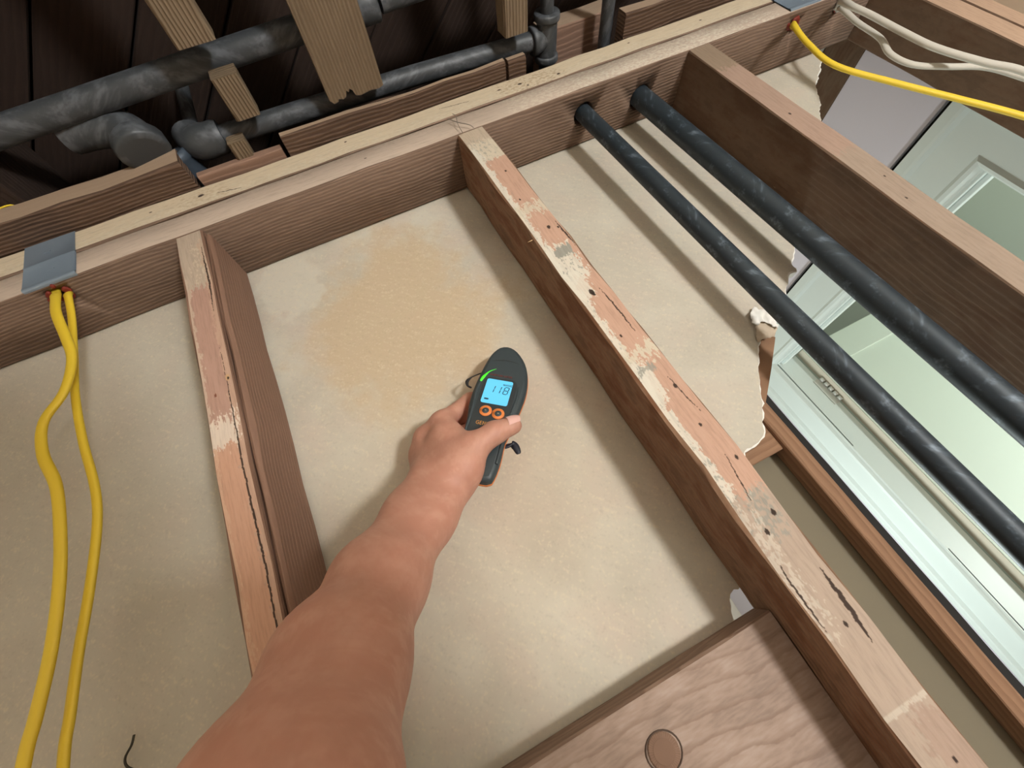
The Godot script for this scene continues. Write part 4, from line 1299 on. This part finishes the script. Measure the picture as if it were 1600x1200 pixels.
	put("loose_tab", sweep(smooth_path([Vector3(0.020, -0.057, -0.018), Vector3(0.0255, -0.0515, -0.020), Vector3(0.031, -0.050, -0.021), Vector3(0.0375, -0.058, -0.022)]), 0.0042, 0.002, Vector3(1, 0.5, 0), 10, [0.5, 0.6, 0.8, 0.9, 1, 1.05, 1.1, 1.1, 1.1, 1.1, 1.05, 1, 1, 1, 0.95, 0.9, 0.8, 0.7, 0.5]), mat(rgb(26, 30, 44), 0.5), t)

	# ---- the arm
	var tf := Transform3D(bs, at)
	var L := func(x: float, y: float, z: float) -> Vector3: return tf * (Vector3(x, y, z) * 0.001)
	field_begin(Vector3(-0.37, -0.72, -0.088), Vector3(-0.04, -0.33, 0.28), 0.0032)
	# forearm, two bones abreast
	var side := Vector3(0.75, -0.65, 0.1).normalized()
	var a0: Vector3 = L.call(-28, -112, -6)
	var a1 := Vector3(-0.243, -0.476, 0.0)
	var a2 := Vector3(-0.276, -0.517, 0.05)
	var a3 := Vector3(-0.293, -0.556, 0.105)
	var a4 := Vector3(-0.298, -0.600, 0.17)
	var a5 := Vector3(-0.292, -0.660, 0.25)
	for s in [-1.0, 1.0]:
		bone(a0 + side * s * 0.013, a1 + side * s * 0.010, 0.0205, 0.0195, 0.02)
		bone(a1 + side * s * 0.010, a2 + side * s * 0.010, 0.0195, 0.0225, 0.02)
		bone(a2 + side * s * 0.010, a3 + side * s * 0.010, 0.0225, 0.0265, 0.02)
		bone(a3 + side * s * 0.010, a4 + side * s * 0.011, 0.0265, 0.0310, 0.02)
		bone(a4 + side * s * 0.011, a5 + side * s * 0.012, 0.0310, 0.0340, 0.02)
	# palm: from the wrist to each knuckle
	var ix: Vector3 = L.call(-50, -45, -9)
	var mm: Vector3 = L.call(-66, -60, -23)
	var rg: Vector3 = L.call(-68, -76, -33)
	var pk: Vector3 = L.call(-62, -91, -39)
	var w1: Vector3 = L.call(-17, -102, 2)
	var w2: Vector3 = L.call(-32, -108, -8)
	var w3: Vector3 = L.call(-46, -111, -18)
	bone(w1, ix, 0.0185, 0.0128, 0.012)
	bone(w2, mm, 0.0185, 0.0126, 0.012)
	bone(w2, rg, 0.0165, 0.0118, 0.012)
	bone(w3, pk, 0.0165, 0.0112, 0.012)
	# fill between the knuckles
	bone(ix, mm, 0.0108, 0.0108, 0.008)
	bone(mm, rg, 0.010, 0.010, 0.008)
	bone(rg, pk, 0.0098, 0.0098, 0.008)
	# thumb: heel, first joint, tip
	var th0: Vector3 = L.call(-9, -97, 6)
	var th1: Vector3 = L.call(-3, -76, 10)
	var th2: Vector3 = L.call(12, -57.5, 11)
	var th3: Vector3 = L.call(28.0, -43, 8)
	bone(w1, th0, 0.019, 0.0175, 0.014)
	bone(th0, th1, 0.0170, 0.0138, 0.012)
	bone(th1, th2, 0.0132, 0.0122, 0.006)
	bone(th2, th3, 0.0120, 0.0098, 0.004)
	# web between thumb and first finger
	bone(L.call(-32, -60, -2), L.call(-13, -75, 4), 0.0105, 0.0115, 0.012)
	bone(L.call(-40, -70, -2), L.call(-18, -88, 5), 0.013, 0.0145, 0.012)
	# fingers round the back of the meter
	finger(ix, L.call(-35, 3, -29), L.call(-16, 14, -32), L.call(4, 16, -31), 0.0094)
	finger(mm, L.call(-46, -24, -33), L.call(-22, -12, -33), L.call(0, -8, -32), 0.0094)
	finger(rg, L.call(-48, -46, -38), L.call(-26, -36, -33), L.call(-4, -32, -32), 0.0090)
	finger(pk, L.call(-44, -68, -41), L.call(-26, -60, -33), L.call(-8, -56, -31), 0.0080)
	var arm_mesh := field_mesh()
	var skin := mat(rgb(198, 152, 134), 0.55)
	skin.albedo_texture = mottled(31, rgb(240, 226, 220), rgb(255, 250, 246), 2.0, 2.0, -0.3, 0.8)
	skin.uv1_triplanar = true
	skin.uv1_scale = Vector3(5, 5, 5)
	skin.subsurf_scatter_enabled = true
	skin.subsurf_scatter_strength = 0.12
	var person := base("person", Vector3.ZERO, "bare-armed person reaching up with the left hand to hold the meter", "person")
	var both := SurfaceTool.new()
	both.begin(Mesh.PRIMITIVE_TRIANGLES)
	both.append_from(arm_mesh, 0, Transform3D())
	both.append_from(body_mesh(a5), 0, Transform3D())
	put("body", both.commit(), skin, person)
	clothes(person, a5)
	# thumb nail, lying on the back of the tip
	var dirv := (th3 - th2).normalized()
	var upv := (n2 - dirv * n2.dot(dirv)).normalized()
	upv = (upv * 0.85 - r * 0.33 + u2 * 0.38).normalized()
	upv = (upv - dirv * upv.dot(dirv)).normalized()
	var sid := dirv.cross(upv).normalized()
	var st := SurfaceTool.new()
	st.begin(Mesh.PRIMITIVE_TRIANGLES)
	var gN := 8
	var pts := []
	for i in gN + 1:
		var row := []
		for j in gN + 1:
			var a := (j / float(gN) - 0.5) * 1.9
			var s := i / float(gN)
			var w := absf(j / float(gN) - 0.5) * 2.0
			var len := lerpf(-0.0075 + 0.0015 * (1.0 - w * w), 0.0088 - 0.003 * w * w, s)
			var rad := 0.0112 - 0.0012 * s - 0.0018 * pow(maxf(len, 0.0) / 0.0088, 2.0)
			row.append(th3 + dirv * len + upv * cos(a) * rad + sid * sin(a) * rad * 0.9)
		pts.append(row)
	for i in gN:
		for j in gN:
			quad(st, pts[i][j], pts[i + 1][j], pts[i + 1][j + 1], pts[i][j + 1])
	st.index()
	st.generate_normals()
	var nl := put("thumb_nail", st.commit(), mat(rgb(226, 180, 170), 0.35), person)
	nl.set_meta("label", "pale pink thumbnail")

func finger(a: Vector3, b: Vector3, c: Vector3, d: Vector3, rad: float) -> void:
	bone(a, b, rad + 0.0012, rad, 0.006)
	bone(b, c, rad, rad * 0.93, 0.003)
	bone(c, d, rad * 0.93, rad * 0.82, 0.003)

func digit(st: SurfaceTool, cx: float, cy: float, hw: float, hh: float, on: String) -> void:
	var w := 0.95
	var segs := {"a": [-hw, hh, hw, hh], "g": [-hw, 0, hw, 0], "d": [-hw, -hh, hw, -hh], "f": [-hw, 0, -hw, hh], "b": [hw, 0, hw, hh], "e": [-hw, -hh, -hw, 0], "c": [hw, -hh, hw, 0]}
	for s in on:
		var q: Array = segs[s]
		var a := Vector2(q[0], q[1])
		var b := Vector2(q[2], q[3])
		var dr := (b - a).normalized()
		var nn := dr.orthogonal() * w * 0.5
		a += dr * 0.35
		b -= dr * 0.35
		var p := [a + nn, a - nn, b - nn, b + nn]
		var v := []
		for k in p:
			v.append(Vector3((k.x + k.y * 0.13 + cx) * 0.001, (k.y + cy) * 0.001, 0.00085))
		st.set_normal(Vector3(0, 0, 1))
		quad(st, v[3], v[2], v[1], v[0])

func lettering(t: Node3D, text: String, ft: Font, size: float, at: Vector3, m: Material, called: String) -> void:
	var tm := TextMesh.new()
	tm.text = text
	tm.font = ft
	tm.font_size = 32
	tm.pixel_size = size / 24.0
	tm.depth = 0.0003
	put(called, tm, m, t, at)

# the rest of the person, standing behind the phone: out of the picture, but in the way of the lamp
const SH_L := Vector3(-0.25, -0.80, 0.68)
const SH_R := Vector3(0.11, -0.78, 0.76)
const ELB_R := Vector3(0.13, -0.93, 0.55)
const WRI_R := Vector3(-0.035, -0.715, 0.45)
const HEAD := Vector3(-0.06, -0.60, 0.70)

func torso(k: float) -> void:
	var y := -0.78
	for q in [[-0.07, 0.0], [0.07, 0.0]]:
		bone(Vector3(-0.07 + q[0], y - 0.06, 0.70), Vector3(-0.07 + q[0] * 1.1, y - 0.30, 0.72), 0.105 + k, 0.115 + k, 0.05)
		bone(Vector3(-0.07 + q[0] * 1.1, y - 0.30, 0.72), Vector3(-0.07 + q[0], y - 0.60, 0.73), 0.115 + k, 0.115 + k, 0.05)
	bone(SH_L, SH_R, 0.062 + k, 0.062 + k, 0.05)

func body_mesh(elbow_l: Vector3) -> ArrayMesh:
	field_begin(Vector3(-0.46, -2.37, 0.17), Vector3(0.34, -0.46, 1.0), 0.012)
	torso(0.0)
	bone(SH_L, elbow_l, 0.052, 0.043, 0.03)
	bone(SH_R, ELB_R, 0.052, 0.040, 0.03)
	bone(ELB_R, WRI_R, 0.040, 0.028, 0.02)
	# right hand round the phone
	bone(WRI_R, WRI_R + Vector3(-0.015, 0.055, -0.02), 0.028, 0.030, 0.02)
	for k in 4:
		var b := WRI_R + Vector3(-0.015, 0.03 + 0.018 * k, -0.01)
		bone(b, b + Vector3(-0.05, 0.012, -0.062), 0.0105, 0.0095, 0.006)
	bone(WRI_R + Vector3(-0.01, 0.05, 0.0), WRI_R + Vector3(-0.055, 0.085, -0.015), 0.012, 0.010, 0.01)
	# neck and head
	bone(Vector3(-0.07, -0.80, 0.72), HEAD + Vector3(0, -0.06, 0.0), 0.060, 0.055, 0.03)
	bone(HEAD + Vector3(0, 0.02, 0.02), HEAD + Vector3(0, 0.0, -0.02), 0.085, 0.078, 0.03)
	bone(HEAD + Vector3(0, -0.02, -0.02), HEAD + Vector3(0, -0.085, -0.045), 0.068, 0.042, 0.03)
	bone(HEAD + Vector3(0, 0.005, -0.095), HEAD + Vector3(0, -0.032, -0.112), 0.010, 0.014, 0.012)
	for s in [-1.0, 1.0]:
		bone(HEAD + Vector3(s * 0.082, 0.0, 0.005), HEAD + Vector3(s * 0.084, -0.04, 0.0), 0.012, 0.010, 0.008)
		# legs
		bone(Vector3(-0.07 + s * 0.09, -1.44, 0.73), Vector3(-0.07 + s * 0.10, -1.86, 0.72), 0.085, 0.058, 0.04)
		bone(Vector3(-0.07 + s * 0.10, -1.86, 0.72), Vector3(-0.07 + s * 0.11, -2.27, 0.76), 0.057, 0.040, 0.03)
		bone(Vector3(-0.07 + s * 0.11, -2.315, 0.78), Vector3(-0.07 + s * 0.13, -2.325, 0.60), 0.042, 0.032, 0.03)
	return field_mesh()

func clothes(person: Node3D, elbow_l: Vector3) -> void:
	field_begin(Vector3(-0.50, -1.60, 0.40), Vector3(0.34, -0.64, 1.0), 0.013)
	torso(0.012)
	bone(SH_L, SH_L.lerp(elbow_l, 0.5), 0.066, 0.066, 0.03)
	bone(SH_R, SH_R.lerp(ELB_R, 0.6), 0.066, 0.066, 0.03)
	tag(put("shirt", field_mesh(), mat(rgb(70, 74, 82), 0.9), person), "plain dark grey shirt")
	field_begin(Vector3(-0.39, -2.34, 0.52), Vector3(0.25, -1.32, 0.98), 0.013)
	bone(Vector3(-0.13, -1.44, 0.73), Vector3(-0.01, -1.44, 0.73), 0.122, 0.122, 0.04)
	for s in [-1.0, 1.0]:
		bone(Vector3(-0.07 + s * 0.09, -1.46, 0.73), Vector3(-0.07 + s * 0.10, -1.86, 0.72), 0.100, 0.075, 0.04)
		bone(Vector3(-0.07 + s * 0.10, -1.86, 0.72), Vector3(-0.07 + s * 0.11, -2.25, 0.76), 0.074, 0.066, 0.03)
	tag(put("trousers", field_mesh(), mat(rgb(52, 58, 72), 0.9), person), "plain dark trousers")
	field_begin(HEAD - Vector3.ONE * 0.16, HEAD + Vector3.ONE * 0.16, 0.009)
	bone(HEAD + Vector3(0, 0.035, 0.03), HEAD + Vector3(0, 0.02, 0.0), 0.085, 0.080, 0.03)
	bone(HEAD + Vector3(0, 0.0, 0.05), HEAD + Vector3(0, -0.05, 0.045), 0.07, 0.055, 0.03)
	tag(put("hair", field_mesh(), mat(rgb(40, 32, 26), 0.7), person), "short dark hair")
	# the phone that takes the picture, just behind its own lens
	var ph := base("phone", Vector3(-0.1754, -0.5716, 0.3755), "black phone held in the right hand, behind the viewpoint", "phone")
	ph.basis = Basis(Vector3(0.8918, -0.4489, -0.0557), Vector3(0.4259, 0.7917, 0.4379), Vector3(-0.1525, -0.4143, 0.8973)).orthonormalized()
	put("case", box(Vector3(-0.016, -0.056, 0.006), Vector3(0.132, 0.018, 0.014), 0.002), mat(rgb(30, 30, 32), 0.5), ph)
	put("screen_glass", box(Vector3(-0.013, -0.053, 0.0141), Vector3(0.129, 0.015, 0.0146), 0.0002), mat(rgb(12, 12, 14), 0.15), ph)
